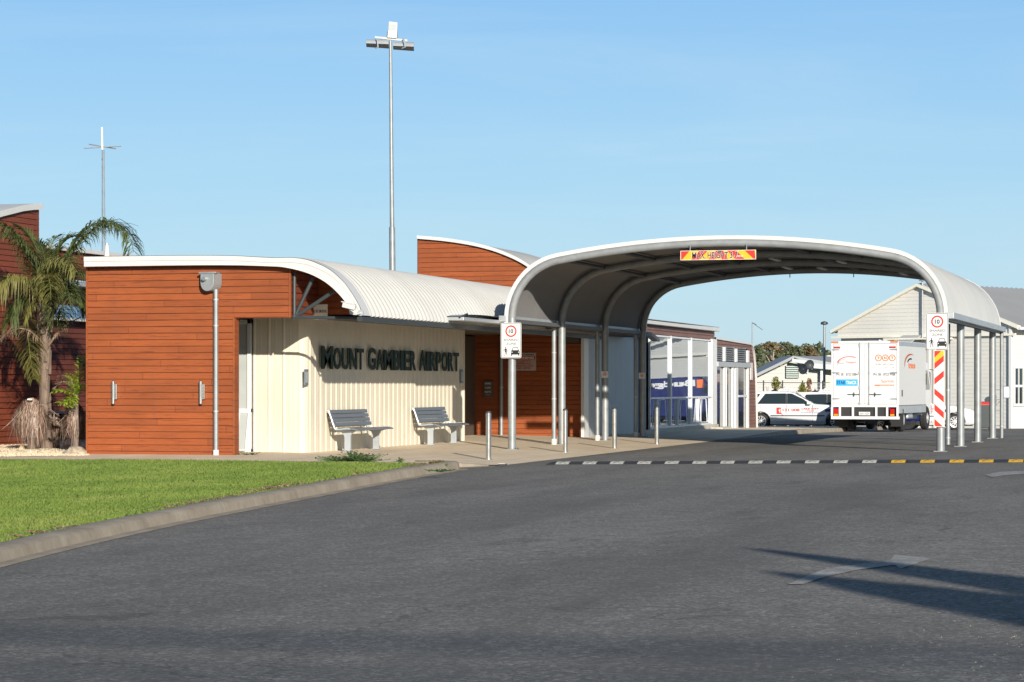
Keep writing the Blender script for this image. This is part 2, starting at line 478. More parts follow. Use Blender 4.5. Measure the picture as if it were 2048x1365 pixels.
# lawn: fan between the kerb back and the path edge
back_px = [(-700,921),(-200,921),(0,920.5),(270,920.5),(483,923),(620,925),(725,926),(800,927.5),(850,928.5),(905,929)]
back = [on_z(px, py, LAWN) for px, py in back_px]
kback = [gs[i] + gn[i]*.31 for i in range(len(gs))]
kin = [p for p in kback if p.y < back[-1].y + .15]
def lerp_poly(pl, n):
    ln = [0]
    for a, b in zip(pl, pl[1:]): ln.append(ln[-1] + (b-a).length)
    out = []
    for k in range(n+1):
        s = ln[-1]*k/n
        for i in range(len(pl)-1):
            if s <= ln[i+1] + 1e-9:
                out.append(pl[i].lerp(pl[i+1], (s-ln[i])/max(1e-9, ln[i+1]-ln[i]))); break
    return out
lawn_poly = [Vector((p.x, p.y, 0)) for p in kin] + [Vector((p.x, p.y, 0)) for p in back[::-1]] + [Vector((-30, -20, 0)), Vector((-30, kin[0].y, 0))]
def poly_sheet(name, poly, zf, mat, kind='structure', cut=1.0):
    bm = bmesh.new()
    f = bm.faces.new([bm.verts.new((p.x, p.y, 0)) for p in poly])
    bmesh.ops.triangulate(bm, faces=[f])
    # cut into a grid so that the sheet can follow the fall of the ground
    x0 = min(p.x for p in poly); x1 = max(p.x for p in poly); y0 = min(p.y for p in poly); y1 = max(p.y for p in poly)
    x = x0 + cut
    while x < x1:
        bmesh.ops.bisect_plane(bm, geom=bm.verts[:]+bm.edges[:]+bm.faces[:], plane_co=(x,0,0), plane_no=(1,0,0)); x += cut
    y = y0 + cut
    while y < y1:
        bmesh.ops.bisect_plane(bm, geom=bm.verts[:]+bm.edges[:]+bm.faces[:], plane_co=(0,y,0), plane_no=(0,1,0)); y += cut
    for v in bm.verts: v.co.z = zf(v.co.x, v.co.y)
    bmesh.ops.recalc_face_normals(bm, faces=bm.faces)
    if sum(f.normal.z for f in bm.faces) < 0: bmesh.ops.reverse_faces(bm, faces=bm.faces)
    me = bpy.data.meshes.new(name); bm.to_mesh(me); bm.free(); me.materials.append(mat)
    o = bpy.data.objects.new(name, me); COL.objects.link(o)
    if kind: o['kind'] = kind
    return o
poly_sheet('lawn_soil', lawn_poly, lambda u, v: LAWN - .006, M['soil'], cut=4)

# footpath
edge = [Vector((p.x, p.y, 0)) for p in back] 
tail = [p for p in kback if p.y >= back[-1].y + .15]
path_poly = edge + [Vector((p.x, p.y, 0)) for p in tail] + [Vector((2.1,-7.9,0)), Vector((2.1,46,0)), Vector((-1.0,46,0)), Vector((-14,46,0)), Vector((-14,-4,0)), Vector((-30,-2,0))]
def pz(u, v):
    z = path_z(u, v)
    w = (1-smooth(-11, -6.5, v)) * (1-smooth(.4, 1.9, u))
    return z + (LAWN - .004 - z)*w
poly_sheet('footpath', path_poly, pz, M['paving'], cut=1.5)
# kerb face along the drive where the path stands up again, far end
P = []
for k in range(0, 36):
    v = 12 + k; z0 = road_z(2.1, v); z1 = pz(2.1, v)
    P.append([(2.16, v, z0+.003), (2.13, v, z1+.001), (2.09, v, z1+.005), (1.90, v, z1+.005)])
MB().grid(P).build('kerb_far', M['kerb'], smooth=True)['kind'] = 'structure'
bpy.data.objects['kerb_far'].name = 'drive_kerb'
# kerb inlet lip at the nose: small steel grate piece
t = thing('kerb_drain', 'small rusty drain outlet at the rounded kerb end beside the road', 'drain', (on_z(1003,930,-.04)))
p = t.location
MB().obox(p + Vector((0,0,.02)), (.06,.015,0), (-.02,.07,0), (0,0,.010)).build('drain_lid', M['concrete_trim'], t, bevel=.004)
MB().obox(p + Vector((.02,.0,.0)), (.07,.015,0), (-.02,.09,0), (0,0,.016)).build('drain_mouth', M['black'], t)

# grass blades
import array
def inside(poly, x, y):
    c = False; n = len(poly); j = n-1
    for i in range(n):
        a, b = poly[i], poly[j]
        if (a.y > y) != (b.y > y) and x < (b.x-a.x)*(y-a.y)/(b.y-a.y)+a.x: c = not c
        j = i
    return c
rg = random.Random(3)
M['bare'] = plain('bare_earth', (.23,.17,.11), .95, var=.4, sc_=14, bmp=.4)
def bare_w(s_): return max(0, .07 + .10*math.sin(s_*1.1+.4) + .06*math.sin(s_*2.9) + .05*math.sin(s_*6.1+2))
P = []
for i in range(4, len(gs)-8): P.append([(q.x, q.y, z) for q, z in ((kback[i]-gn[i]*.01, LAWN+.003), (kback[i]+gn[i]*(bare_w(arc[i])*.5+.01), LAWN+.006), (kback[i]+gn[i]*(bare_w(arc[i])+.02), LAWN-.004))])
MB().grid(P).build('bare_earth', M['bare'], smooth=True)['kind'] = 'structure'
gm = MB(); n = 0
while n < 95000:
    D = 17.5 + 28*rg.random()**1.15; px = rg.uniform(-60, 960)
    p = W(px, 900, D)
    if not inside(lawn_poly, p.x, p.y): continue
    ni = min(range(0, len(gs), 3), key=lambda i: (gs[i].x-p.x)**2+(gs[i].y-p.y)**2) if n % 1 == 0 else 0
    dk = abs((p.x-kback[ni].x)*gn[ni].x + (p.y-kback[ni].y)*gn[ni].y)
    if dk < bare_w(arc[ni]) and rg.random() < .85: continue
    n += 1
    h = rg.uniform(.014,.034)*(1 + .5*math.sin(p.x*1.7)*math.sin(p.y*1.1)*.5)
    w = rg.uniform(.005,.010)*(1 + D/30)
    a = rg.uniform(0, math.pi); dx, dy = math.cos(a)*w, math.sin(a)*w
    lx, ly = rg.gauss(0,.016), rg.gauss(0,.016)
    gm.add([(p.x-dx,p.y-dy,LAWN-.008),(p.x+dx,p.y+dy,LAWN-.008),(p.x+lx,p.y+ly,LAWN+h)], [(0,1,2)])
g = gm.build('grass', M['grass']); tag(g, 'short green lawn between the kerb and the footpath', 'grass', kind='stuff')
# dead leaves and bare litter along the back of the kerb
M['litter'] = plain('dry_litter', (.28,.19,.13), .9, var=.45, sc_=20)
lm = MB()
for k in range(2600):
    i = int(rg.uniform(0, len(gs)-12)); d = abs(rg.gauss(0, .10)) + .02
    if math.sin(arc[i]*1.3)+math.sin(arc[i]*.47+1) < -.35 + rg.random()*.8: continue
    p = kback[i] + gn[i]*d; s = rg.uniform(.006,.02)
    a = rg.uniform(0, 6.28)
    lm.add([(p.x+s*math.cos(a+q), p.y+s*math.sin(a+q), LAWN+rg.uniform(.012,.035)) for q in (0,1.7,3.2,4.6)], [(0,1,2,3)])
o = lm.build('leaf_litter', M['litter']); tag(o, 'dry brown leaf litter along the back of the kerb', 'leaf litter', kind='stuff')
# weeds along the path edge of the lawn
M['weed'] = plain('weed_leaf', (.04,.085,.02), .8, var=.4, sc_=30)
def weed(px, py, z, w, h, n, label):
    p = on_z(px, py, z)
    mb = MB()
    for k in range(n):
        q = p + Vector((rg.gauss(0,w), rg.gauss(0,w*.4), 0)); s = rg.uniform(.02,.05); a = rg.uniform(0,6.28); zt = rg.uniform(.2,1)*h
        d = Vector((math.cos(a), math.sin(a), rg.uniform(-.2,.8))).normalized()*s; e = Vector((-math.sin(a), math.cos(a), .2))*s*.4
        c = q + Vector((0,0,zt)); mb.tube([p+Vector((0,0,-.01)), p.lerp(q,.6)+Vector((0,0,zt*.5)), c], .004, 3)
        mb.add([c-d, c+e, c+d, c-e], [(0,1,2,3)])
    o = mb.build('weed', M['weed']); tag(o, label, 'weed', 'weeds along the footpath edge')
    return o
for px, py, w, h, n, lb in ((680,924,.18,.10,130,'low leafy weed at the lawn edge in front of the nearer bench'),
    (705,924,.07,.20,80,'taller weed at the lawn edge below the nearer bench leg'),
    (728,925,.16,.15,150,'bushiest weed at the lawn edge right of the nearer bench'),
    (800,927.5,.04,.10,22,'thin weed at the lawn edge between the two benches'),
    (500,913,.10,.08,40,'green weed at the foot of the red timber wall by the tall window'),
    (880,943,.12,.03,30,'weed growing in the gutter near the kerb end')):
    weed(px, py, .05, w, h, n, lb)

# gravel bed and rocks by the palm
gb = [(-120,916),(0,915),(80,914),(178,913),(176,898),(150,892),(60,891),(-120,893)]
gp = [on_z(px, py, LAWN) for px, py in gb]
gp = [Vector((p.x,p.y,0)) for p in gp]
poly_sheet('gravel_bed', gp, lambda u, v: LAWN + .008, M['pebble'], cut=2)
pm = MB(); n = 0
while n < 5200:
    px, py = rg.uniform(-60,178), rg.uniform(892,915)
    p = on_z(px, py, LAWN)
    if not inside(gp, p.x, p.y): continue
    n += 1; s = rg.uniform(.012,.03); zc = LAWN + .012
    a = rg.uniform(0,1.5)
    pts = [(p.x+s*math.cos(a+q*1.571)*rg.uniform(.7,1.2), p.y+s*math.sin(a+q*1.571)*rg.uniform(.7,1.2), zc) for q in range(4)] + [(p.x,p.y,zc+s*rg.uniform(.6,1.1))]
    pm.add(pts, [(0,1,4),(1,2,4),(2,3,4),(3,0,4)])
o = pm.build('pebbles', M['pebble']); tag(o, 'cream pebbles round the foot of the palm', 'gravel', kind='stuff')
M['rock'] = plain('grey_brown_rock', (.36,.30,.22), .9, var=.4, sc_=8, bmp=.5)
M['rock_pale'] = plain('pale_yellow_rock', (.55,.44,.24), .9, var=.25, sc_=8, bmp=.5)
def rock(px, py, w, d, h, mat, label, seed):
    p = on_z(px, py, LAWN + .01); r2 = random.Random(seed)
    bm = bmesh.new(); bmesh.ops.create_icosphere(bm, subdivisions=3, radius=1)
    ph = [r2.uniform(0,6) for _ in range(6)]
    for v in bm.verts:
        c = v.co; k = 1 + .14*math.sin(3*c.x+ph[0])*math.cos(2.3*c.y+ph[1]) + .10*math.sin(5*c.z+ph[2]+4*c.x) + .05*math.sin(11*c.x+ph[3])*math.sin(9*c.y+ph[4])
        v.co = Vector((c.x*w*k, c.y*d*k, max(-.2, c.z)*h*k))
    me = bpy.data.meshes.new('rock'); bm.to_mesh(me); bm.free(); me.materials.append(mat)
    o = bpy.data.objects.new('rock', me); COL.objects.link(o); o.location = p
    tag(o, label, 'rock', 'rocks round the palm bed')
rock(152, 909, .23, .16, .15, M['rock'], 'largest flat grey rock at the corner of the red timber wall', 1)
rock(134, 897, .07, .07, .09, M['rock_pale'], 'small pale rock behind the big flat rock', 2)
rock(82, 897, .13, .10, .13, M['rock_pale'], 'yellow rock at the foot of the palm trunk', 3)
rock(43, 900, .06, .06, .09, M['rock_pale'], 'small yellow rock left of the left dry frond clump', 4)

# speed bump across the drive
VB = -7.55
t = thing('speed_bump', 'long rubber speed hump of black blocks with white and yellow reflective blocks', 'speed bump', (7, VB, road_z(7, VB)))
M['bump'] = plain('hump_rubber', (.035,.036,.038), .6, var=.2, sc_=12, bmp=.3)
M['bump_white'] = plain('hump_white_block', (.50,.50,.46), .55, var=.2, sc_=25, dirt=.4)
M['bump_yellow'] = plain('hump_yellow_block', (.72,.42,.03), .55, var=.12, sc_=15, dirt=.2)
def hump(u0, u1, taper=False):
    mb = MB(); rows = []
    for k in range(7):
        x = -.19 + .38*k/6; z = .045*(1-(abs(x)/.19)**1.8)
        rows.append((x, z))
    P = []
    for u in (u0, (u0+u1)/2, u1):
        tp = .02 if taper and u == u0 else 1
        P.append([(u, VB+x, road_z(u, VB) + .004 + z*tp) for x, z in rows])
    return mb.grid(P)
px_c = [1128.7+ (x-103)/2.1157 for x in (103,220,332,445,560,678,797,913,1033,1153,1273,1395,1518,1643,1766,1892,2015,2142,2268,2396)]
uc = [on_v(p, 900, VB).x for p in px_c]
uc = [uc[0] + (uc[-1]-uc[0])*i/(len(uc)-1) for i in range(len(uc))]
per = uc[1]-uc[0]
hump(uc[0]-per*.62, uc[0]-per*.25, True).build('end_block', M['bump'], t, smooth=True)
for i, u in enumerate(uc):
    hump(u-per*.245, u+per*.245).build('block', M['bump_white'] if i < 12 else M['bump_yellow'], t, smooth=True)
    # arrow chevron moulded dark into the face
    mb = MB(); z = road_z(u, VB)
    def ap(dx, k): return (u+dx, VB-.15+.13*k, z + .004 + .045*(1-(abs(-.15+.13*k)/.19)**1.8) + .003)
    mb.add([ap(-.075,0), ap(-.045,0), ap(0,.75), ap(.045,0), ap(.075,0), ap(0,1.1)], [(0,1,2,5),(5,2,3,4)])
    mb.build('arrow_mark', M['bump'], t)
    if i < len(uc)-1: hump(u+per*.255, u+per*.745).build('block', M['bump'], t, smooth=True)

# worn painted arrow on the road
M['worn_paint'], nt, b = newmat('worn_road_paint')
co = coords(nt)
f = noise(nt, co, 26, 5, .8); f2 = noise(nt, co, 3.2, 3, .6)
fac = ramp(nt, math_(nt, 'ADD', math_(nt, 'MULTIPLY', f, .75), math_(nt, 'MULTIPLY', f2, .45)), [(.56, (0,0,0)), (.70, (.50,.50,.50))])
c = mixc(nt, fac, (.23,.222,.21), (.66,.66,.64)); nt.links.new(c, b.inputs['Base Color']); b.inputs['Roughness'].default_value = .85
arr = [(1576,1171),(1610,1156),(1650,1140),(1700,1133),(1780,1122),(1790,1112),(1866,1119),(1800,1140),(1790,1132),(1720,1141),(1650,1156),(1605,1171)]
ap_ = []
for px, py in arr:
    p = on_z(px, py, -.0); p = on_z(px, py, road_z(p.x, p.y)); ap_.append(p)
poly_sheet('road_arrow', [Vector((p.x,p.y,0)) for p in ap_], lambda u, v: road_z(u, v)+.006, M['worn_paint'], cut=1)
ar2 = [(1968,954),(2000,948),(2070,946),(2070,952),(2010,955),(1985,959)]
ap_ = [on_z(px, py, .03) for px, py in ar2]
poly_sheet('road_marking', [Vector((p.x,p.y,0)) for p in ap_], lambda u, v: road_z(u, v)+.006, M['worn_paint'], cut=1)
# litter on the asphalt at lower right
tm = MB()
for k in range(110):
    px = 2048 - abs(rg.gauss(0,230)); py = rg.gauss(1290, 60)
    if py < 1180 or py > 1400: continue
    p = on_z(px, py, 0); p = on_z(px, py, road_z(p.x,p.y)); s = rg.uniform(.0015,.0045); z = road_z(p.x,p.y)+.003
    a = rg.uniform(0,3)
    tm.add([(p.x+s*math.cos(a),p.y+s*math.sin(a),z),(p.x-s*math.sin(a),p.y+s*math.cos(a),z),(p.x-s*math.cos(a),p.y-s*math.sin(a),z),(p.x+s*math.sin(a),p.y-s*math.cos(a),z),(p.x,p.y,z+s*.8)], [(0,1,4),(1,2,4),(2,3,4),(3,0,4)])
o = tm.build('loose_gravel', M['pebble']); tag(o, 'loose pale grit scattered on the asphalt at the lower right', 'gravel', kind='stuff')
# ------------------------------------------------------------------ cladding helpers
BD = .122
def clad_v(mb, u0, u1, z0, topf, v, mi=0, botf=None, flip=1, du=.25):
    """shiplap boards on a plane v = const facing -v (flip=-1 faces +v)"""
    n = max(1, int((u1-u0)/du)); us = [u0+(u1-u0)*i/n for i in range(n+1)]
    zt = max(topf(u) for u in us); zb0 = z0 if botf is None else min(botf(u) for u in us)
    k = math.floor(zb0/BD)
    while k*BD < zt:
        a, b = k*BD, (k+1)*BD; g = .014
        for i in range(n):
            ua, ub = us[i], us[i+1]
            q = []
            for u in (ua, ub):
                lo = max(a, z0 if botf is None else botf(u)); hi = min(b, topf(u))
                q.append((lo, hi))
            if q[0][0] >= q[0][1] and q[1][0] >= q[1][1]: continue
            def prow(u, lo, hi):
                lo2 = min(lo, hi); zs = [lo2, min(hi, lo2+g), hi]
                def off(z):
                    f = (z-a)/BD
                    return .012 if f < g/BD*.99 else 0.0 + .004*(f)   # recessed shadow joint, slight lean
                return [(u, v + flip*.022, zs[0]), (u, v+flip*.022, zs[1]), (u, v - flip*.004, zs[1]+.0005 if zs[1]<hi else hi), (u, v + flip*.000, hi), (u, v+flip*.022, hi)]
            r0 = prow(ua, *q[0]); r1 = prow(ub, *q[1])
            mb.grid([r0, r1] if flip > 0 else [r1, r0], mi)
        k += 1
def clad_u(mb, v0, v1, z0, topf, u, mi=0, botf=None, du=.25, flip=1):
    """boards on a plane u = const facing +u"""
    t = MB(); clad_v(t, v0, v1, z0, topf, 0, mi, botf, du=du)
    o = [(u - flip*p[1], p[0], p[2]) for p in t.v]
    mb.add(o, [f if flip > 0 else f[::-1] for f in t.f], mi)
def wave_sheet(mb, prof, v0, v1, pitch=.12, amp=.009, mi=0, per=6):
    """corrugated sheet swept along v; prof = [(u, z, nu, nz)]"""
    n = int((v1-v0)/pitch*per); P = []
    for i in range(n+1):
        v = v0+(v1-v0)*i/n; w = amp*math.sin(2*math.pi*(v-v0)/pitch)
        P.append([(u+nu*w, v, z+nz*w) for u, z, nu, nz in prof])
    mb.grid(P, mi)
def prof_norm(pts):
    out = []
    for i, p in enumerate(pts):
        a = pts[max(0, i-1)]; b = pts[min(len(pts)-1, i+1)]
        tx, tz = b[0]-a[0], b[1]-a[1]; l = math.hypot(tx, tz) or 1
        out.append((p[0], p[1], -tz/l, tx/l))
    # make normals point up/out
    return [(u, z, nx if (nz >= 0) else -nx, abs(nz)) if abs(nz) > .02 else (u, z, nx, nz) for u, z, nx, nz in out]
def smooth2(pl, k=2):
    pl = [tuple(p) for p in pl]
    for _ in range(k):
        q = [pl[0]]
        for a, b in zip(pl, pl[1:]):
            q += [(a[0]*.75+b[0]*.25, a[1]*.75+b[1]*.25), (a[0]*.25+b[0]*.75, a[1]*.25+b[1]*.75)]
        pl = q + [pl[-1]]
    return pl
def interp(pl, x):
    if x <= pl[0][0]: return pl[0][1]
    for a, b in zip(pl, pl[1:]):
        if x <= b[0]: return a[1] + (b[1]-a[1])*(x-a[0])/max(1e-9, b[0]-a[0])
    return pl[-1][1]

# ================================================================== front wing
VF = -7.9            # face of the red screen wall
UW = -2.45           # cream side wall
UE = -.75            # eave
ZT = 3.72
uL = on_v(175, 900, VF).x; uR = on_v(468, 900, VF).x; uP = on_v(580, 600, VF).x
fw = thing('terminal_front_wing', 'front terminal wing with red timber screen wall, cream side wall and white vaulted roof', 'airport building', (-4, VF, 0))
zS = on_v(520, 636, VF).z       # underside of the raised timber panel
FZB = on_v(300, 533, VF).z
mb = MB()
clad_v(mb, uL, uR, .02, lambda u: FZB+.02, VF)
mb.build('wall', M['timber'], fw)
mb = MB(); clad_v(mb, uR, uP, zS, lambda u: FZB+.02, VF)
mb.build('raised_wall_panel', M['timber'], fw)
for bx_ in ((uR-.02, uR+.018, VF-.012, VF+.20, 0.02, zS-.001), (uP-.02, uP+.02, VF-.016, VF+.02, zS, FZB), (uL-.025, uL+.01, VF-.016, VF+.2, 0.02, FZB)):
    MB().box(*bx_).build('corner_trim', M['timber'], fw)
mb = MB(); mb.box(uL, uR-.021, VF+.025, VF+.20, 0, FZB); mb.box(uR-.02, uP-.02, VF+.025, VF+.2, zS+.001, FZB)
mb.build('wall_core', M['soffit'], fw)
# body behind the screen wall
mb = MB(); clad_u(mb, -20, -VF+0, 0, lambda s: 0, 0) if False else None
mb.box(uL+.02, uL+.2, VF+.2, 10.6, 0, FZB)
mb.build('side_wall', M['timber_dark'], fw)
# cream wall: frontal piece, rounded corner, long side with narrow ribs
VW = on_v(585, 900, -5.9).y
VW = -5.95
u5 = on_v(506, 900, VW).x
ZC = 2.62
mb = MB()
def creamline():
    pts = [(u5, VW), (UW-.22, VW)]
    for k in range(1, 9):
        a = R(-90+90*k/8); pts.append((UW-.22+.22*math.cos(a), VW+.22+.22*math.sin(a)))
    return pts
P = []
fl = []
cl = creamline()
for (a, b) in zip(cl, cl[1:]):
    n = max(1, int(math.dist(a, b)/.02))
    for k in range(n): fl.append((a[0]+(b[0]-a[0])*k/n, a[1]+(b[1]-a[1])*k/n))
VEND = on_u(926, 880, UW).y
v = VW+.22
while v < VEND: fl.append((UW, v)); v += .02
fl.append((UW, VEND))
s_ = 0; prev = fl[0]
for i, p in enumerate(fl):
    s_ += math.dist(prev, p); prev = p
    q = fl[min(i+1, len(fl)-1)]; r = fl[max(i-1, 0)]
    tx, ty = q[0]-r[0], q[1]-r[1]; l = math.hypot(tx, ty) or 1
    ph = (s_ % .30)/.30
    off = .018*(smooth(0,.06,ph)*(1-smooth(.12,.18,ph))) + .004*(smooth(.5,.53,ph)*(1-smooth(.56,.6,ph)))
    P.append([(p[0]+ty/l*off, p[1]-tx/l*off, .03), (p[0]+ty/l*off, p[1]-tx/l*off, ZC+.1)])
mb.grid(P)
mb.box(UW-.12, UW+.03, VEND-.001, VEND+.05, .03, ZC+.1)
mb.build('cream_wall', M['cream'], fw)
tag(bpy.data.objects['cream_wall'], 'cream ribbed side wall carrying the airport lettering')
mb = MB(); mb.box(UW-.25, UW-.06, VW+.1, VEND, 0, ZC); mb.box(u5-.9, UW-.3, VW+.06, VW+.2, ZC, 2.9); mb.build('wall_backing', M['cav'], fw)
# tall window beside the screen wall
uA = on_v(474, 900, VW).x-.15
wi = MB(); wi.box(uA, u5, VW-.03, VW-.01, .10, ZC)
win = thing('x', None, None); bpy.data.objects.remove(win)
mb = MB()
zr = on_v(490, 822, VW).z
for a, b in ((uA, uA+.05), (u5-.10, u5-.02)): mb.box(a, b, VW-.06, VW+.02, .08, ZC)
mb.box(uA, u5-.02, VW-.065, VW+.015, .08, .14); mb.box(uA, u5-.02, VW-.07, VW+.01, zr-.03, zr+.04); mb.box(uA, u5-.02, VW-.06, VW+.02, ZC-.08, ZC)
wo = mb.build('window', M['alu'], fw, bevel=.004)
M['pale_glass'] = plain('pale_curtained_glass', (.42,.45,.44), .12, var=.08, sc_=2)
mb = MB(); mb.box(uA+.04, u5-.05, VW-.02, VW-.01, .14, ZC-.05); mb.build('pane', M['pale_glass'], wo)
# lower awning sash pushed open at the foot
zb = .12; mb = MB()
a = Vector((uA+.14, VW-.08, zr-.05)); bnd = [(uA+.07, zr-.04), (u5-.14, zr-.04)]
def sash(x, z): 
    f = (zr-.04-z)/(zr-.04-zb); return (x + .02*f, VW-.08-.22*f, z)
def bar(x0, z0, x1, z1, w=.022): mb.tube([sash(x0, z0), sash(x1, z1)], w, 4)
x0, x1 = uA+.22, u5-.06
bar(x0, zb, x0, zr-.04); bar(x1, zb, x1, zr-.04); bar(x0, zb, x1, zb); bar(x0, zr-.04, x1, zr-.04)
mb.build('sash', M['alu'], wo)
mb = MB(); mb.add([sash(x0,zb), sash(x1,zb), sash(x1,zr-.04), sash(x0,zr-.04)], [(0,1,2,3)]); mb.build('sash_pane', M['pale_glass'], wo)

# vault profile from the fascia edge
outp = [(545,518),(565,517.5),(582,517),(602,519),(621,523),(650,535.5),(666,546),(679,558),(690,569),(698,580.6),(707,594),(714,606),(721,620),(724,632)]
inp  = [(545,533),(562,534),(579,537),(595,540.5),(611,545),(626,551),(640,558),(654,567),(666,577),(676,587),(685,597),(692,607),(697,617),(700,629)]
VFa = VF-.22
def tz(p): q = on_v(p[0], p[1], VFa); return (q.x, q.z)
outer = [tz(p) for p in outp]; inner = [tz(p) for p in inp]
du_ = UE - outer[-1][0] if False else 0
uFL = on_v(168, 515, VFa).x
zO0 = on_v(300, 513.5, VFa).z
outer = [(uFL, zO0), (outer[0][0]-1.0, zO0-.005)] + outer
inner = [(uFL, FZB), (inner[0][0]-1.0, FZB)] + inner
outer = smooth2(outer); inner = smooth2(inner)
UE = outer[-1][0]; ZE = outer[-1][1]
n = len(outer)
mb = MB()
for y0, y1, flipf in ((VFa, VFa+.18, 0),):
    A = [(u, y0, z) for u, z in outer]; B = [(u, y0, z) for u, z in inner]
    A2 = [(u, y1, z) for u, z in outer]; B2 = [(u, y1, z) for u, z in inner]
    mb.grid([B, A]); mb.grid([A, A2]); mb.grid([A2, B2]); mb.grid([B2, B])
    mb.add([B[-1], A[-1], A2[-1], B2[-1]], [(0,1,2,3)]); mb.add([B[0], A[0], A2[0], B2[0]], [(3,2,1,0)])
fas = mb.build('fascia', M['white'], fw, smooth=True, weld=True)
mb = MB()   # flashing step on the fascia
A = [(u, VFa-.012, z-.075) for u, z in outer[:-6]]; B = [(u, VFa-.012, z+.012) for u, z in outer[:-6]]; C_ = [(u, VFa+.19, z+.012) for u, z in outer[:-6]]
D_ = [(u, VFa, z-.075) for u, z in outer[:-6]]
mb.grid([D_, A, B, C_]); mb.build('flashing', M['white'], fw, smooth=True)
# smooth rolled edge strip behind the fascia, then the corrugated sheets
VR = 10.62
pr = prof_norm([(u, z+.004) for u, z in outer])
mb = MB(); mb.grid([[(u+nx*.016, v, z+nz*.016) for u, z, nx, nz in pr] for v in (VFa+.0, VFa+.18, VFa+.42)])
mb.build('edge_cap', M['white'], fw, smooth=True)
prr = [p for i, p in enumerate(pr) if i % 2 == 0 or i > len(pr)-3]
mb = MB(); wave_sheet(mb, prr, VFa+.40, VR, pitch=.24, amp=.034, per=10)
mb.build('roof', M['roof_white'], fw, smooth='all')
# eave gutter line, soffit and edge beam
mb = MB(); mb.box(UE-.10, UE+.0, VFa+.02, VR, ZE-.10, ZE-.015)
mb.build('eave_beam', M['dark_steel'], fw)
mb = MB(); mb.box(uL+.2, UE-.09, -5.8, VR, ZC+.02, ZC+.05)
mb.build('soffit', M['soffit'], fw)
# upper timber wall under the vault (side face of the raised panel)
mb = MB(); clad_u(mb, VF+.02, VF+1.62, zS, lambda v: FZB-.05, uP)
mb.build('panel_return', M['timber_side'], fw)
mb = MB(); clad_v(mb, uP-.02, UE-.1, ZC+.06, lambda u: interp(outer, u)-.03, VF+1.5)
mb.build('inner_wall', M['timber'], fw)
# steel truss in the open end of the vault
pA = on_v(589, 632, VF+.1); 
mb = MB()
def node(px, py, dv=.1): return on_v(px, py, VF+dv)
mb.tube([node(589,546), node(589,634)], .032, 8)
mb.build('truss_post', M['dark_steel'], fw, smooth=True)
for a, b in (((591,632), (626,556)), ((592,633), (668,583))):
    mb = MB(); mb.tube([node(*a), node(*b)], .036, 8); mb.build('truss_strut', M['dark_steel'], fw, smooth=True)
mb = MB(); mb.tube([node(586,635), node(712,637)], .03, 8); mb.build('truss_rail', M['dark_steel'], fw, smooth=True)
# white vent pipe on the roof
t = thing('roof_vent_pipe', 'short white flue pipe standing on the flat end of the front roof', 'vent pipe', on_v(214,514,VF+1.6))
p = t.location
mb = MB(); mb.tube([p+Vector((0,0,-.1)), p+Vector((0,0,.04)), p+Vector((0,0,.19)), p+Vector((0,0,.24))], [.06,.055,.04,.032], 14)
mb.build('pipe', M['white'], t, smooth=True)
mb = MB(); mb.tube([p+Vector((0,0,.24)), p+Vector((0,0,.26))], [.038,.036], 14); mb.build('pipe_cap', M['galv_light'], t, smooth=True)

# rain head and downpipe on the red wall
z1 = on_v(428,545,VF).z; z0 = on_v(428,586,VF).z
ul = on_v(406,560,VF).x; ur = on_v(450,560,VF).x; um = on_v(424,560,VF).x
t = thing('rainwater_head', 'grey metal rain head with round outlet and long downpipe on the red timber wall', 'downpipe', ((ul+ur)/2, VF, .07))
w = (um+.17) - ul
pts = [(ul+.03, z1-.03), (ul+.03, z1-.20)] + [(ul+.03+.13-.13*math.cos(R(a)), z1-.20-.155*math.sin(R(a))) for a in range(15, 180, 15)] + [(ul+.29, z1-.20), (ul+.29, z1-.03)]
mb = MB(); mb.prism(pts, lambda p: (p[0], VF-.20, p[1]), lambda p: (p[0]+.09, VF-.014, p[1]))
mb.build('head', M['galv'], t, bevel=.006)
mb = MB(); mb.box(ul, ul+.34, VF-.215, VF-.012, z1-.032, z1+.0); mb.xf(Matrix.Identity(4)); mb.build('lid', M['galv'], t, bevel=.004)
mb = MB(); mb.tube([(ul+.13, VF-.30, z1-.13), (ul+.13, VF-.19, z1-.13)], .036, 14); mb.build('outlet', M['stainless'], t, smooth=True)
xp = on_v(431.5, 700, VF-.08).x
mb = MB()
mb.tube([(xp, VF-.07, z0+.06), (xp, VF-.07, .14)], .045, 16)
mb.build('pipe', M['galv'], t, smooth=True)
for py in (652, 823, 600):
    z = on_v(431, py, VF).z; mb = MB(); mb.tube([(xp, VF-.07, z-.012), (xp, VF-.07, z+.012)], .050, 16); mb.build('collar', M['galv_light'], t, smooth=True)
mb = MB(); mb.tube([(xp, VF-.07, .05), (xp, VF-.07, .17)], .056, 16); mb.build('base_sleeve', M['white'], t, smooth=True)

# chrome wall lights
for px, lb in ((229.5, 'chrome tube wall light on the left half of the red timber wall'), (404.5, 'chrome tube wall light just left of the long downpipe')):
    a = on_v(px, 808, VF); z1_ = on_v(px, 763, VF).z
    t = thing('wall_light', lb, 'wall light', (a.x, VF, a.z), group='chrome wall lights on the red wall')
    mb = MB(); mb.tube([(a.x, VF-.07, a.z), (a.x, VF-.07, z1_)], .032, 14); mb.build('tube', M['stainless'], t, smooth=True)
    mb = MB(); mb.box(a.x+.02, a.x+.065, VF-.06, VF-.005, a.z+.08, z1_-.05); mb.build('bracket', M['stainless'], t, bevel=.006)
    mb = MB(); mb.tube([(a.x, VF-.07, z1_-.001), (a.x, VF-.07, z1_+.015)], .024, 14); mb.tube([(a.x, VF-.07, a.z-.015), (a.x, VF-.07, a.z+.001)], .024, 14); mb.build('lamp_lens', M['sign_black'], t, smooth=True)

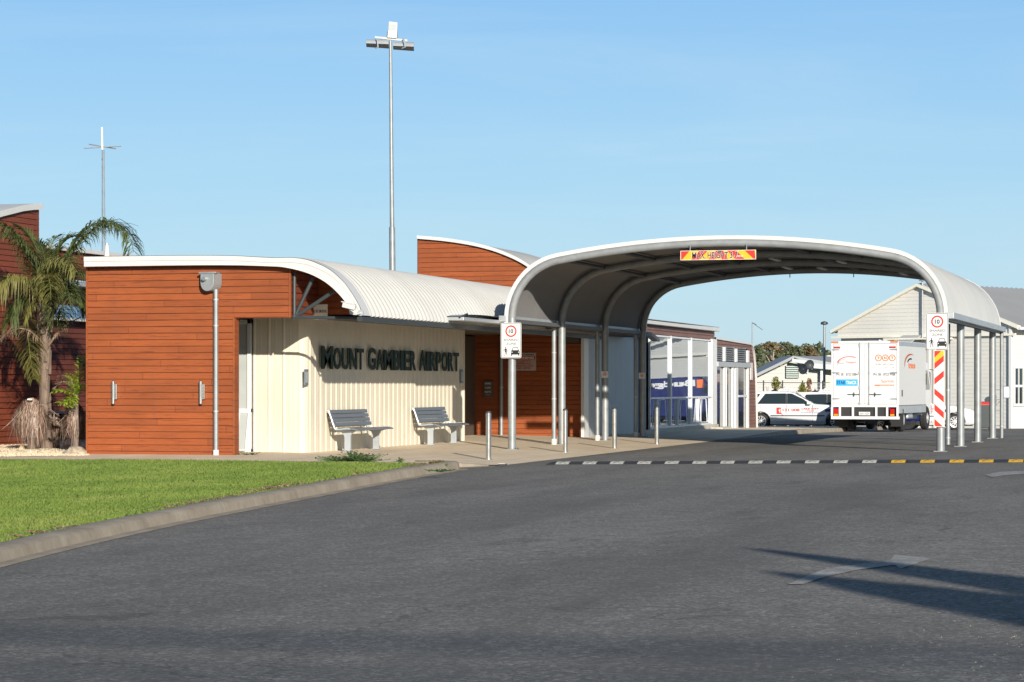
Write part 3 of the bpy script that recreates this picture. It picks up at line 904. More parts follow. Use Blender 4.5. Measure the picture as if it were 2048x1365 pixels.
# small switch plate on the cream wall, and two narrow ones
for px, py0, py1, lb in ((612, 739, 771, 'grey electrical plate on the cream wall left of the airport lettering'), (923, 740, 767, 'narrow grey plate on the far end of the cream wall')):
    a = on_u(px, py1, UW+.02); b = on_u(px, py0, UW+.02)
    t = thing('electrical_plate', lb, 'electrical plate', (UW+.02, a.y, a.z))
    MB().box(UW+.012, UW+.035, a.y-.10, a.y+.10, a.z, b.z).build('cover', M['grey_slat'], t, bevel=.003)
    MB().box(UW+.034, UW+.039, a.y-.06, a.y+.06, a.z+.05, b.z-.05).build('label_plate', M['galv_light'], t)

# raised lettering
M['letter_side'] = M['letter']
words_ = [('MOUNT', 637, 721), ('GAMBIER', 730, 826), ('AIRPORT', 833, 912)]
t = thing('airport_lettering', 'dark green raised letters reading MOUNT GAMBIER AIRPORT on the cream wall', 'sign letters', (UW, on_u(637, 740, UW).y, on_u(637, 740, UW).z))
relw = {'M': 1.35, 'O': 1.0, 'U': .95, 'N': 1.0, 'T': .85, 'G': 1.0, 'A': 1.0, 'B': .92, 'I': .45, 'E': .8, 'R': .92, 'P': .85}
zbot = lambda px: on_u(px, 740+(px-637)*(740-740)/275, UW).z
for wd, pa, pb in words_:
    va = on_u(pa, 740, UW).y; vb = on_u(pb, 740, UW).y
    tot = sum(relw[c]*(1.1 if i == 0 else 1) + .13 for i, c in enumerate(wd)) - .13
    x = va; sc_ = (vb-va)/tot
    for i, c in enumerate(wd):
        lw = relw[c]*(1.1 if i == 0 else 1)*sc_
        z0_ = on_u(780, 741, UW).z; z1_ = on_u(780, 700.5 if i else 698, UW).z
        mb = MB(); text_fit(mb, c, x, x+lw, z0_, z1_, 0, bold=.025, depth=.022, axes=lambda a, b, z: (UW+.075-b, a, z))
        mb.build('letter', M['letter'], t)
        x += lw + .13*sc_

# ================================================================== benches
def make_bench():
    t = thing('park_bench', 'x', 'bench', (0,0,0))
    Lb = 2.25
    # side profile: x = away from the wall, z up ; bench runs along y
    bp = [(.03,.80),(.055,.72),(.085,.63),(.115,.54)]
    for k in range(4):
        z = .475+.082*k+.04; x = .145-.030*k*1.0
        mb = MB(); mb.obox((x, Lb/2, z+.01), (.012,0,.004), (0,Lb/2,0), (-.012,0,.036)); mb.build('back_slat', M['grey_slat'], t, bevel=.006, world=False)
    for k, (x, z) in enumerate(((.20,.430),(.30,.425),(.40,.430),(.50,.438),(.585,.428))):
        tilt = (0,0,0)
        mb = MB(); mb.obox((x, Lb/2, z), (.045,0,.004 if k < 4 else -.012), (0,Lb/2,0), (0,0,.013)); mb.build('seat_slat', M['grey_slat'], t, bevel=.006, world=False)
    for y in (.22, Lb-.30):
        mb = MB()
        pts = [(.30,0),(.42,0),(.42,.30),(.46,.37),(.58,.405),(.62,.415),(.62,.42),(.18,.415),(.15,.40),(.20,.385),(.27,.35),(.30,.28)]
        mb.prism(pts, lambda p: (p[0], y-.035, p[1]), lambda p: (p[0], y+.035, p[1]))
        mb.box(.26,.46,y-.06,y+.06,0,.012)
        mb.build('leg', M['bench_leg'], t, bevel=.008, world=False)
        mb = MB()
        pts = [(.10,.42),(.14,.40),(.17,.44),(.125,.56),(.06,.78),(.035,.775),(.09,.58),(.115,.47)]
        mb.prism(pts, lambda p: (p[0]-.02, y-.02, p[1]), lambda p: (p[0]-.02, y+.02, p[1]))
        mb.build('back_support', M['bench_leg'], t, bevel=.005, world=False)
    # cast end frames
    for y in (.0, Lb):
        mb = MB()
        mb.tube([(.03,y,.80),(.075,y,.70),(.125,y,.55),(.16,y,.46),(.19,y,.428)], .017, 8)
        mb.tube([(.19,y,.428),(.30,y,.435),(.42,y,.45),(.48,y,.44)], .015, 8)
        mb.build('end_frame', M['bench_leg'], t, smooth=True, world=False)
    return t
b0 = make_bench()
def bench_base(px, py): 
    p = on_u(px, py, UW+.42); return p
vb = on_u(690, 900, UW+.36).y-.22
b0.location = (UW+.06, vb, path_z(UW+.4, vb)); b0['label'] = 'grey slatted bench at the left end of the cream wall, nearer the lawn'
b0['group'] = 'slatted benches along the cream wall'
vb2 = on_u(856, 887, UW+.36).y-.22
b1 = copy_thing(b0, (UW+.06, vb2, path_z(UW+.4, vb2)), label='grey slatted bench with a white sticker at the far end of the cream wall')
mb = MB(); mb.obox((UW+.15-.03, vb2+1.45, b1.location.z+.78), (.002,0,.001), (0,.05,0), (-.008,0,.022))
st = mb.build('sticker', M['sign_white'], None)
st.data.transform(Matrix.Translation(-Vector(b1.location))); st.parent = b1

# ================================================================== tall rear wing (behind the portico)
VT = 10.7
tw = thing('terminal_tall_wing', 'tall red timber terminal wing with curved white roof rising behind the front wing', 'airport building', (-2, VT, 0))
tp = [(836,474),(880,477.5),(915,482),(950,488),(985,497),(1015,508),(1045,522),(1075,543),(1095,563),(1110,590),(1118,620)]
top = smooth2([(lambda q: (q.x, q.z))(on_v(p[0], p[1], VT)) for p in tp])
u0 = top[0][0]; u1 = -1.12
mb = MB(); clad_v(mb, u0, top[-1][0], 2.4, lambda u: interp(top, u)-.04, VT, du=.12)
clad_v(mb, -2.95-1.0, u1, .05, lambda u: 2.41, VT)
mb.build('wall', M['timber'], tw)
mb = MB()
A = [(u, VT-.10, z+.03) for u, z in top]; B = [(u, VT-.10, z-.055) for u, z in top]; A2 = [(u, VT+.2, z+.03) for u, z in top]; B2 = [(u, VT+.02, z-.055) for u, z in top]
mb.grid([B2, B, A, A2]); mb.build('fascia', M['white'], tw, smooth=True)
mb = MB(); wave_sheet(mb, prof_norm(top), VT, 15.2, pitch=.15, amp=.012, per=4); mb.build('roof', M['roof_white'], tw, smooth='all')
mb = MB(); mb.box(u0-.02, u0+.1, VT+.0, 15.2, 2.4, top[0][1]-.05); mb.build('side_wall', M['timber_dark'], tw)
mb = MB(); mb.box(-3.95, -1.2, VT+.03, VT+.15, 0, 2.6); mb.box(-5.2, -3.95, 4.9, VT+.1, 0, 2.6); mb.build('wall_core', M['soffit'], tw)
# grey corrugated side wall with white corner post
mb = MB(); mb.box(u1-.02, u1+.06, VT-.05, VT+.45, 0.02, 2.62); mb.build('corner_panel', M['white'], tw, bevel=.006)
mb = MB()
P = []; v = VT+.45; VG = on_u(1276, 860, u1).y
while v < VG:
    P.append([(u1+.015*math.sin(2*math.pi*v/.15), v, .02), (u1+.015*math.sin(2*math.pi*v/.15), v, 2.75)]); v += .0375
mb.grid(P); M['grey_corr'] = plain('grey_corrugated_wall', (.42,.45,.47), .4, metal=.2, var=.06, sc_=1.5)
mb.build('corrugated_wall', M['grey_corr'], tw, smooth='all')
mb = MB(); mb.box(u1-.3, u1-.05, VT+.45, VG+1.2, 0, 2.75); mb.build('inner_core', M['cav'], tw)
mb = MB(); mb.box(u1-.1, -.32, 4.9, 15.4, 2.66, 2.70); mb.build('soffit', M['soffit'], tw)

# ================================================================== portico (drive-through canopy)
SP = 8.97; r1 = 1.22; ang = R(79.6); zs_ = 2.78
RB = (SP/2-1.0)/math.sin(R(10.4)); zc = zs_ + r1*math.sin(ang) - RB*math.cos(R(10.4))
def arch(off):
    pts = []
    for k in range(13):
        a = ang*k/12; pts.append((r1 - (r1+off)*math.cos(a), zs_ + (r1+off)*math.sin(a)))
    for k in range(1, 24):
        f = R(10.4)*(1-k/12); pts.append((SP/2 - (RB+off)*math.sin(f), zc + (RB+off)*math.cos(f)))
    for k in range(13):
        a = ang*(1-k/12); pts.append((SP - r1 + (r1+off)*math.cos(a), zs_ + (r1+off)*math.sin(a)))
    return pts
po = thing('drive_through_canopy', 'arched white canopy on galvanised pipe columns spanning the drop-off lane', 'canopy', (SP/2, 0, 0))
BAY = 4.25
for k in range(4):
    v = BAY*k
    for u in (0, SP):
        z0_ = (pz(0, v) if u == 0 else road_z(u, v)) - .02
        mb = MB(); mb.tube([(u, v, z0_), (u, v, zs_-.001)], .084, 20); mb.build('column', M['galv'], po, smooth=True)
    for u in (0, SP):
        g0 = pz(0, v) if u == 0 else road_z(u, v)
        bpl = MB().box(u-.13, u+.13, v-.13, v+.13, g0-.005, g0+.014).build('base_plate', M['galv'], po, bevel=.003)
        mb = MB()
        for a_, b__ in ((-.1,-.1),(.1,-.1),(-.1,.1),(.1,.1)): mb.tube([(u+a_, v+b__, g0+.01), (u+a_, v+b__, g0+.035)], .012, 6)
        mb.build('anchor_bolts', M['dark_steel'], bpl)
    mb = MB(); mb.tube([(u, v, z) for u, z in arch(0)], .084, 14); mb.build('arch_rib', M['galv_shade'], po, smooth=True)
V0, V1 = -.06, 3*BAY+.75
sh = arch(.112); 
def ext(pl, zlow): return [(pl[0][0], zlow)] + pl + [(pl[-1][0], zlow)]
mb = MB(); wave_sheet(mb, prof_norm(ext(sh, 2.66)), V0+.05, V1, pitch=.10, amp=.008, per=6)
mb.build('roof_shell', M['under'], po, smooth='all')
mb = MB()   # outer white skin
wave_sheet(mb, prof_norm(ext(arch(.135), 2.66)), V0+.05, V1, pitch=.10, amp=.008, per=6)
mb.build('roof_skin', M['roof_white'], po, smooth='all')
for vv0, vv1 in ((V0, V0+.14), (V1-.06, V1+.02)):
    mb = MB(); I = ext(arch(.070), 2.68); O = ext(arch(.152), 2.68)
    A = [(u, vv0, z) for u, z in I]; B = [(u, vv0, z) for u, z in O]; C2 = [(u, vv1, z) for u, z in O]; D2 = [(u, vv1, z) for u, z in I]
    mb.grid([A, B]); mb.grid([B, C2]); mb.grid([C2, D2]); mb.grid([D2, A]); mb.build('edge_flashing', M['white'], po, smooth=True)
for u0_, u1_ in ((-.27, -.10), (SP+.10, SP+.27)):
    mb = MB(); mb.box(u0_, u1_, V0-.02, V1+.02, 2.70, 2.83); mb.build('gutter', M['galv_light'], po, bevel=.008)
ac = arch(.03)
for i in (12, 16, 20, 28, 32, 36):
    u, z = ac[i]; mb = MB(); mb.tube([(u, V0+.1, z), (u, V1-.05, z)], .045, 8); mb.build('purlin', M['rail_shade'], po, smooth=True)
for u in (.0, SP):
    mb = MB(); mb.box(u-.05 if u else -.09, u+.05 if u else .0, V0+.1, V1-.05, 2.68, 2.76); mb.build('edge_rail', M['rail_shade'], po)
for u, v in ((4.2, 10.2), (5.0, 10.6), (6.1, 6.2), (7.0, 10.6), (4.6, 6.0)):
    z = interp(arch(0)[0:], u) - .02
    o = MB().box(u-.06, u+.06, v-.55, v+.55, z-.05, z+.0).build('light_fitting', M['galv_light'], po, bevel=.01)
for u in (3.75, 5.4):
    z = interp(arch(0), u); MB().tube([(u, V1-.1, z), (u, V1-.1, z-.14)], .012, 6).build('sprinkler_rod', M['dark_steel'], po)

# small grey link canopy between the front eave and the portico gutter
a = on_u(914, 630, -.5)
lc = thing('link_canopy', 'low grey curved canopy joining the front eave to the big arched canopy', 'canopy', (-.5, 2, 2.6))
va, vb_ = on_u(915, 640, -.35).y, on_u(1012, 640, -.35).y
P = []
for i in range(13):
    f = i/12; v = va+(vb_-va)*f; P.append([(x, v, 2.745+.075*math.sin(math.pi*min(1, max(0, f)))**.5*(1-abs(x+.45)*.8)) for x in (-.72,-.55,-.4,-.25)])
MB().grid(P).build('lid', M['galv_light'], lc, smooth=True)
MB().box(-.78, -.22, va, vb_+.3, 2.66, 2.73).build('tray', M['galv_light'], lc, bevel=.01)
MB().box(-1.1, -.09, vb_+.3, 10.65, 2.705, 2.735).build('infill_sheet', M['galv_light'], lc)
MB().tube([(-.30, va-.03, 2.72), (-.24, va+.3, 2.80), (-.24, va+.45, 2.72)], .018, 8).build('hinge_arm', M['dark_steel'], lc, smooth=True)

# ================================================================== glass wing
GU = -1.12
vg0 = on_u(1290, 860, GU).y; vg1 = on_u(1429, 850, GU).y; vg2 = on_u(1497, 850, GU).y; vg3 = on_u(1513, 850, GU).y
gw = thing('terminal_glass_wing', 'glass fronted terminal wing with mauve boards and rounded far end', 'airport building', (GU, vg0, 0))
zw0 = on_u(1360, 853, GU).z; zg = lambda px, py: on_u(px, py, GU).z
zwt = zg(1426, 682); zmid = zg(1426, 794); zfas = zg(1427, 657)
M['mirror'], nt, b = newmat('reflective_dark_glass')
b.inputs['Base Color'].default_value = (.42,.48,.55,1); b.inputs['Metallic'].default_value = .92; b.inputs['Roughness'].default_value = .015
gn_ = nt.nodes.new('ShaderNodeNewGeometry'); va_ = nt.nodes.new('ShaderNodeVectorMath'); va_.operation = 'ADD'   # shading normals turned to aim what the flat panes reflect
tz_ = nt.nodes.new('ShaderNodeTexCoord'); sz_ = nt.nodes.new('ShaderNodeSeparateXYZ'); nt.links.new(tz_.outputs['Object'], sz_.inputs[0])
cz_ = nt.nodes.new('ShaderNodeCombineXYZ'); cz_.inputs[1].default_value = .026     # and tipped further up towards the head to reflect sky
nt.links.new(math_(nt, 'ADD', math_(nt, 'MULTIPLY', math_(nt, 'SUBTRACT', sz_.outputs[2], .97), .046), .0085), cz_.inputs[2])
nt.links.new(gn_.outputs['Normal'], va_.inputs[0]); nt.links.new(cz_.outputs[0], va_.inputs[1])
vn_ = nt.nodes.new('ShaderNodeVectorMath'); vn_.operation = 'NORMALIZE'; nt.links.new(va_.outputs[0], vn_.inputs[0])
bp_ = nt.nodes.new('ShaderNodeBump'); bp_.inputs['Strength'].default_value = .12; bp_.inputs['Distance'].default_value = .02
nt.links.new(noise(nt, coords(nt, (1,.7,.7)), .9, 2, .4), bp_.inputs['Height']); nt.links.new(vn_.outputs[0], bp_.inputs['Normal']); nt.links.new(bp_.outputs[0], b.inputs['Normal'])
mb = MB(); clad_u(mb, vg0-.4, vg1, zwt+.03, lambda v: zfas-.06, GU); mb.build('board_band', M['timber_grey'], gw)
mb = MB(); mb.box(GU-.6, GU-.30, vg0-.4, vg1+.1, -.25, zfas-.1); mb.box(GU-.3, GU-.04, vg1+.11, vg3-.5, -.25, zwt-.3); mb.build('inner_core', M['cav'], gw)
# roof and gutter of the near part
mb = MB(); mb.box(GU-.02, GU+.16, vg0-.4, vg1+.12, zfas-.10, zfas+.0); mb.build('gutter', M['white'], gw, bevel=.01)
mb = MB()
P = []
v = vg0-.4
while v < vg1+.1:
    w = .012*math.sin(2*math.pi*v/.12); P.append([(GU+.14, v, zfas+.035+w), (GU-3, v, zfas+.35+w)]); v += .03
mb.grid(P); mb.build('roof', M['roof_white'], gw, smooth='all')
bays = [1296,1339,1380,1419.5]
bv = [on_u(p, 700, GU).y for p in (1297, 1340, 1381, 1421)] 
zb_ = zw0-.02
for i in range(3):
    a, b_ = bv[i], bv[i+1]
    mb = MB()
    mb.box(GU-.01, GU+.05, a, a+.06, zb_, zwt+.03); mb.box(GU-.01, GU+.05, b_-.06, b_-.001, zb_, zwt+.03)
    mb.box(GU-.01, GU+.045, a+.06, b_-.06, zwt-.03, zwt+.02); mb.box(GU-.01, GU+.055, a+.06, b_-.06, zmid-.025, zmid+.025); mb.box(GU-.01, GU+.05, a+.06, b_-.06, zb_, zb_+.06)
    m1 = a+(b_-a)*.35; m2 = a+(b_-a)*.68
    mb.box(GU-.01, GU+.045, m1-.03, m1+.03, zb_+.06, zmid-.035)
    w_ = mb.build('window', M['alu'], gw, bevel=.004)
    mb = MB(); mb.add([(GU+.0,a+.05,zb_+.05),(GU+.0,b_-.05,zb_+.05),(GU+.0,b_-.05,zwt),(GU+.0,a+.05,zwt)], [(0,1,2,3)]); mb.build('pane', M['mirror'], w_)
    # open awning sash with its frame tilted out
    mb = MB()
    def sp(v, z): f = (zmid-.05-z)/(zmid-zb_); return (GU+.05+.05*f, v, z)
    z0_, z1_ = zb_+.10, zmid-.05; s0, s1 = m1+.06, m2
    for q in ((s0,z0_,s1,z0_),(s0,z1_,s1,z1_),(s0,z0_,s0,z1_),(s1,z0_,s1,z1_)): mb.tube([sp(q[0],q[1]), sp(q[2],q[3])], .016, 4)
    mb.build('sash', M['alu'], w_)
mb = MB(); mb.box(GU-.01, GU+.06, bv[3]+.001, vg1+.12, zb_, zwt+.05); mb.build('corner_post', M['alu'], gw, bevel=.006)
mb = MB(); mb.box(GU+.0, GU+.32, vg0-.5, vg1-1.2, -.12, zb_-.12); mb.box(GU-.05, GU+.12, vg0-.5, vg1+.1, zb_-.12, zb_-.002); mb.box(GU-.05,GU+.5,vg1-1.2,vg1+.4,-.2,zb_-.08)
mb.build('plinth', M['concrete_trim'], gw, bevel=.01)
# far part: doors, louvres, rounded end
zt1 = zg(1430, 678); zt2 = zg(1496, 689)
def endtop(v):
    if v < vg2: return zt1+(zt2-zt1)*(v-vg1)/(vg2-vg1)
    f = min(1, (v-vg2)/(vg3-vg2)); return -.2+(zt2+.2)*math.sqrt(max(0, 1-f**3.2))
G2 = GU+.0
ztl = zg(1460, 694)-.02; zb2 = -.16; zhd = zg(1460, 735)
mb = MB(); clad_u(mb, vg1+.12, vg3, zb2, endtop, G2-.01, botf=lambda v: (zg(1496,699) if v < vg2-.15 else -.16), du=.1); mb.build('board_wall', M['timber_grey'], gw)
mb = MB()
A = [(G2-.02, vg1+ (vg3-vg1)*i/40, endtop(vg1+(vg3-vg1)*i/40)+.0) for i in range(41)]
mb.grid([[(G2-.02, p[1], p[2]-.01) for p in A], [(G2+.05, p[1]+.01, p[2]-.01) for p in A], [(G2+.05, p[1]+.04, p[2]+.05) for p in A], [(G2-4, p[1]+.04, p[2]+.05) for p in A]])
mb.build('end_roof', M['white'], gw, smooth=True)
dv = [on_u(p, 800, G2).y for p in (1431, 1445, 1467, 1475, 1492, 1496)]
# header box and louvre panes above
MB().box(G2, G2+.10, vg1+.14, dv[5], zhd-.0, zg(1460,726)+.02).build('door_header', M['galv_light'], gw, bevel=.01)
for a, b_ in ((1431,1445),(1449,1468.5),(1472.5,1491)):
    va_, vb2_ = on_u(a, 700, G2).y, on_u(b_, 700, G2).y
    zl0 = zg(1460,725)+.03; zl1 = zg(b_, 692+(b_-1431)*.13)
    mb = MB(); k = 0
    z = zl0
    while z < zl1:
        mb.obox((G2+.01, (va_+vb2_)/2, z+.03), (.02,0,.018), (0,(vb2_-va_)/2,0), (.002,0,-.004)); z += .07
    mb.build('louvre', M['galv_light'], gw)
for p in (1447, 1470.5, 1494):
    v = on_u(p, 700, G2).y; MB().box(G2-.01, G2+.06, v-.14, v+.14, zg(1460,725)+.02, zg(p, 692+(p-1431)*.15)).build('mullion', M['alu'], gw, bevel=.005)
mb = MB(); mb.box(G2-.03, G2-.01, vg1+.12, dv[5], -.15, zhd); M['door_glass'] = plain('dark_door_glass', (.03,.035,.04), .05, metal=.0, spec=1.0); do = mb.build('door', M['door_glass'], gw)
for p, w_ in ((1446.5,.10),(1449.5,.06),(1463,.12),(1470,.24),(1493.5,.10)):
    v = on_u(p, 800, G2).y; MB().box(G2-.005, G2+.07, v-w_, v+w_, -.15, zhd-.002).build('door_frame', M['alu'], do, bevel=.005)
MB().box(G2-.004, G2+.05, on_u(1475,800,G2).y, on_u(1492,800,G2).y, zg(1480,793)-.03, zg(1480,793)+.04).build('door_rail', M['alu'], do)
MB().box(G2+.0, G2+.03, on_u(1500,800,G2).y, on_u(1502,800,G2).y+.2, zg(1500,760), zg(1500,726)).build('light_strip', M['white'], gw)
# security light over the doors
# near entrance awning arm seen in front of the first window
mb = MB(); pts = [on_u(1296,668,GU+.45), on_u(1312,680,GU+.2)]
mb.obox((pts[0]+pts[1])/2, (pts[1]-pts[0])/2, (0,.5,0), (0,0,.05)); mb.build('awning_bracket', M['dark_steel'], gw)

# ================================================================== left wing behind the palm
UL = CU - 53.5*2410/KF
lw = thing('terminal_left_wing', 'red timber terminal wing with curved white roof behind the palm', 'airport building', (UL, -3, 0))
vl0 = D_u(-260, UL); vl0 = on_u(-260, 800, UL).y; vl1 = on_u(78, 800, UL).y
zl = [(on_u(p, y, UL).y, on_u(p, y, UL).z) for p, y in ((-260,500),(-120,462),(-40,443),(0,431),(20,426),(40,421),(60,418.5),(78,418))]
mb = MB(); clad_u(mb, vl0, vl1, 0, lambda v: interp(zl, v), UL, du=.3); mb.build('wall', M['timber_side'], lw)
mb = MB()
A = [(UL+.02, v, z) for v, z in zl]
mb.grid([[(UL, v, z-.02) for v, z in zl], [(UL+.09, v, z-.02) for v, z in zl], [(UL+.09, v+.05, z+.12) for v, z in zl], [(UL-6, v+.05, z+.14) for v, z in zl]])
mb.build('roof', M['white'], lw, smooth=True)
MB().box(UL-6, UL-.001, vl1-.12, vl1, 0, zl[-1][1]).build('end_wall', M['timber_dark'], lw)
UL2 = UL-.15
vm1 = on_u(330, 600, UL2).y
zt_ = on_u(78,497,UL2).z
mb = MB(); clad_u(mb, vl1+.01, vm1, on_u(100,556,UL2).z, lambda v: zt_, UL2); mb.build('upper_wall', M['timber_side'], lw)
mb = MB(); mb.box(UL2-.1, UL2+.10, vl1+.01, vm1, zt_+.0, zt_+.10); mb.build('upper_fascia', M['white'], lw, bevel=.01)
zso = on_u(100,557,UL2).z
MB().box(UL2-.9, UL2+.03, vl1+.02, vm1, zso-.12, zso-.01).build('soffit', M['galv_light'], lw)
UL3 = UL2-.5
mb = MB(); clad_u(mb, vl1-.5, vm1, 0, lambda v: zso-.12, UL3); mb.build('recessed_wall', M['timber_dark'], lw)
za, zb__ = on_u(130,641,UL3+.3).z, on_u(130,618,UL3+.3).z
mb = MB(); mb.box(UL3+.02, UL3+.25, vl1+.3, vm1, za, za+.06); mb.build('window_hood', M['white'], lw)
w_ = MB().box(UL3+.01, UL3+.03, vl1+.4, vm1, za+.07, zb__+.10).build('window', M['mirror'], lw)
zq = on_u(130,822,UL3).z
MB().box(UL3+.02, UL3+.5, vl1+.3, vm1, zq-.05, zq).build('ledge', M['galv_light'], lw)
# ================================================================== bollards
def make_bollard():
    t = thing('bollard', 'x', 'bollard', (0,0,0))
    MB().tube([(0,0,-.05),(0,0,.88)], .050, 20).build('post', M['stainless'], t, smooth=True, world=False)
    MB().lathe([(.052,.868),(.052,.885),(.045,.90),(.02,.908),(.0005,.91)], n=20).build('cap', M['dark_steel'], t, smooth=True, world=False)
    MB().lathe([(.075,.0),(.075,.008),(.052,.010)], n=20).build('base_ring', M['stainless'], t, smooth=True, world=False)
    return t
BP = [(977,918.5,-.02,'stainless steel bollard nearest the kerb end, left of the near canopy column'),
      (1130.4,905.8,-.04,'stainless steel bollard right of the warning sign, second from the kerb end'),
      (1229,897,-.04,'stainless steel bollard in front of the grey corrugated wall'),
      (1313.6,888.7,-.04,'stainless steel bollard in front of the glass wing windows, farthest from the camera')]
bo = None
for px, py, z, lb in BP:
    p = on_z(px, py, z); p.z = pz(p.x, p.y)
    if bo is None: bo = make_bollard(); o = bo; o.location = p
    else: o = copy_thing(bo, p)
    o['label'] = lb; o['group'] = 'stainless steel bollards along the path edge'

# ================================================================== downpipes and thin posts
def pipe_thing(p, ztop, r, label, sleeve=True, joints=(), name='downpipe', cat='downpipe', mat='galv'):
    t = thing(name, label, cat, p)
    MB().tube([(p.x,p.y,p.z-.03),(p.x,p.y,ztop)], r, 14).build('pipe', M[mat], t, smooth=True)
    for z in joints: MB().tube([(p.x,p.y,z-.012),(p.x,p.y,z+.012)], r*1.12, 14).build('collar', M['galv_light'], t, smooth=True)
    if sleeve: MB().tube([(p.x,p.y,p.z-.02),(p.x,p.y,p.z+.13)], r*1.25, 14).build('base_sleeve', M['white'], t, smooth=True)
    return t
def onp(px, py, dz=0):
    p = on_z(px, py, 0)
    for _ in range(6):
        z = pz(p.x, p.y) if p.x < 2.1 else road_z(p.x, p.y)
        p = on_z(px, py, z)
    return p
a = on_v(1111, 700, BAY+.0); a = Vector((a.x, BAY-.02, pz(a.x, BAY))); 
a = Vector((-.155, BAY-.12, pz(-.15, BAY)))
pipe_thing(a, 2.70, .052, 'downpipe with white base sleeve beside the second left canopy column', joints=(1.05, 2.1))
a = Vector((-.17, 2*BAY-.10, pz(-.15, 2*BAY)))
pipe_thing(a, 2.70, .052, 'downpipe with white base sleeve beside the third left canopy column', joints=(1.05,))
a = Vector((-.17, 3*BAY-.10, pz(-.15, 3*BAY)))
pipe_thing(a, 2.70, .052, 'downpipe with white base sleeve beside the farthest left canopy column', joints=(1.05,))
a = on_v(1002.5, 870, VT-.07); a.z = pz(a.x, a.y)
pipe_thing(a, 2.62, .05, 'grey downpipe against the red timber wall left of the warning sign', joints=(1.3,), sleeve=False)
a = W(1896, 889.6, 56.5); a.z = road_z(a.x, a.y)
pipe_thing(a, 2.75, .052, 'thin galvanised pipe between the two nearest right canopy columns', joints=(a.z+.15, 1.25), sleeve=False)
a = Vector((SP+.19, 3*BAY+.45, road_z(SP, 13)))
pipe_thing(a, 2.72, .045, 'thin downpipe at the far right end of the canopy gutter', joints=(a.z+.3,), sleeve=False)

# ================================================================== shared zone signs
def sign_local(u0, z0, w, h, v):
    return lambda x, y, z: (u0 + x*w, v - y, z0 + z*h)
def shared_zone(cx, z0, z1, v, label):
    h = z1-z0; w = h*.60; u0 = cx - w/2
    t = thing('shared_zone_sign', label, 'road sign', (cx, v, z0), group='shared zone 10 signs on the canopy columns')
    MB().prism(rrect(u0, u0+w, z0, z1, .035), lambda p: (p[0], v, p[1]), lambda p: (p[0], v+.010, p[1])).build('board', M['sign_white'], t)
    # black border line
    mb = MB(); o = rrect(u0+.008, u0+w-.008, z0+.008, z1-.008, .03); i = rrect(u0+.018, u0+w-.018, z0+.018, z1-.018, .022)
    y = v-.002; n = len(o); mb.add([(p[0],y,p[1]) for p in o]+[(p[0],y,p[1]) for p in i], [(k,(k+1)%n,n+(k+1)%n,n+k) for k in range(n)]); mb.build('border', M['sign_black'], t)
    X = lambda f: u0+f*w
    Z = lambda f: z0+f*h
    mb = MB(); ring(mb, X(.5), Z(.76), .205*w, .275*w, v-.002); mb.build('speed_ring', M['sign_red'], t)
    mb = MB(); text_fit(mb, '10', X(.39), X(.61), Z(.70), Z(.82), v-.002, bold=.03); mb.build('speed_number', M['sign_black'], t)
    mb = MB(); text_fit(mb, 'SHARED', X(.14), X(.87), Z(.485), Z(.55), v-.002, bold=.025); text_fit(mb, 'ZONE', X(.26), X(.75), Z(.375), Z(.44), v-.002, bold=.025); mb.build('lettering', M['sign_grey'], t)
    # child figure running
    mb = MB(); fy = v-.002
    def P_(pts): mb.prism([(X(a), Z(b)) for a, b in pts], lambda p: (p[0], fy, p[1]), lambda p: (p[0], fy+.001, p[1]))
    P_([(.245+.028*math.cos(R(k)), .298+.017*math.sin(R(k))) for k in range(0,360,30)])
    P_([(.215,.275),(.275,.275),(.28,.21),(.30,.175),(.19,.175),(.215,.21)])
    P_([(.22,.27),(.15,.225),(.12,.235),(.13,.215),(.155,.205),(.23,.245)])
    P_([(.27,.27),(.325,.22),(.34,.19),(.325,.185),(.305,.21),(.265,.245)])
    P_([(.20,.18),(.235,.18),(.23,.12),(.205,.06),(.18,.065),(.205,.12)])
    P_([(.255,.18),(.29,.18),(.30,.125),(.335,.08),(.31,.07),(.275,.12)])
    mb.build('child_symbol', M['sign_black'], t)
    mb = MB()
    P_([(.50,.19),(.52,.215),(.55,.225),(.585,.30),(.62,.31),(.80,.31),(.835,.30),(.87,.225),(.90,.215),(.92,.19),(.92,.10),(.50,.10)])
    P_([(.51,.10),(.56,.10),(.56,.06),(.51,.06)]); P_([(.86,.10),(.91,.10),(.91,.06),(.86,.06)])
    mb.build('car_symbol', M['sign_black'], t)
    mb = MB(); fy = v-.0035
    P_([(.58,.225),(.84,.225),(.81,.293),(.61,.293)]); P_([(.525,.18),(.57,.18),(.57,.155),(.525,.155)]); P_([(.85,.18),(.895,.18),(.895,.155),(.85,.155)])
    mb.build('car_cutouts', M['sign_white'], t)
    MB().box(cx-.03, cx+.03, v+.010, v+.055, z0+.08, z1-.08).build('bracket', M['galv'], t)
    return t
vs_ = -.14
cxl = on_v(1022, 680, vs_).x
shared_zone(cxl, on_v(1022, 716.8, vs_).z, on_v(1022, 645.8, vs_).z, vs_, 'white 10 SHARED ZONE sign on the left canopy column')
cxr = on_v(1874.5, 680, vs_).x
shared_zone(cxr, on_v(1875, 699.8, vs_).z, on_v(1875, 626, vs_).z, vs_, 'white 10 SHARED ZONE sign above the red striped board on the right canopy column')
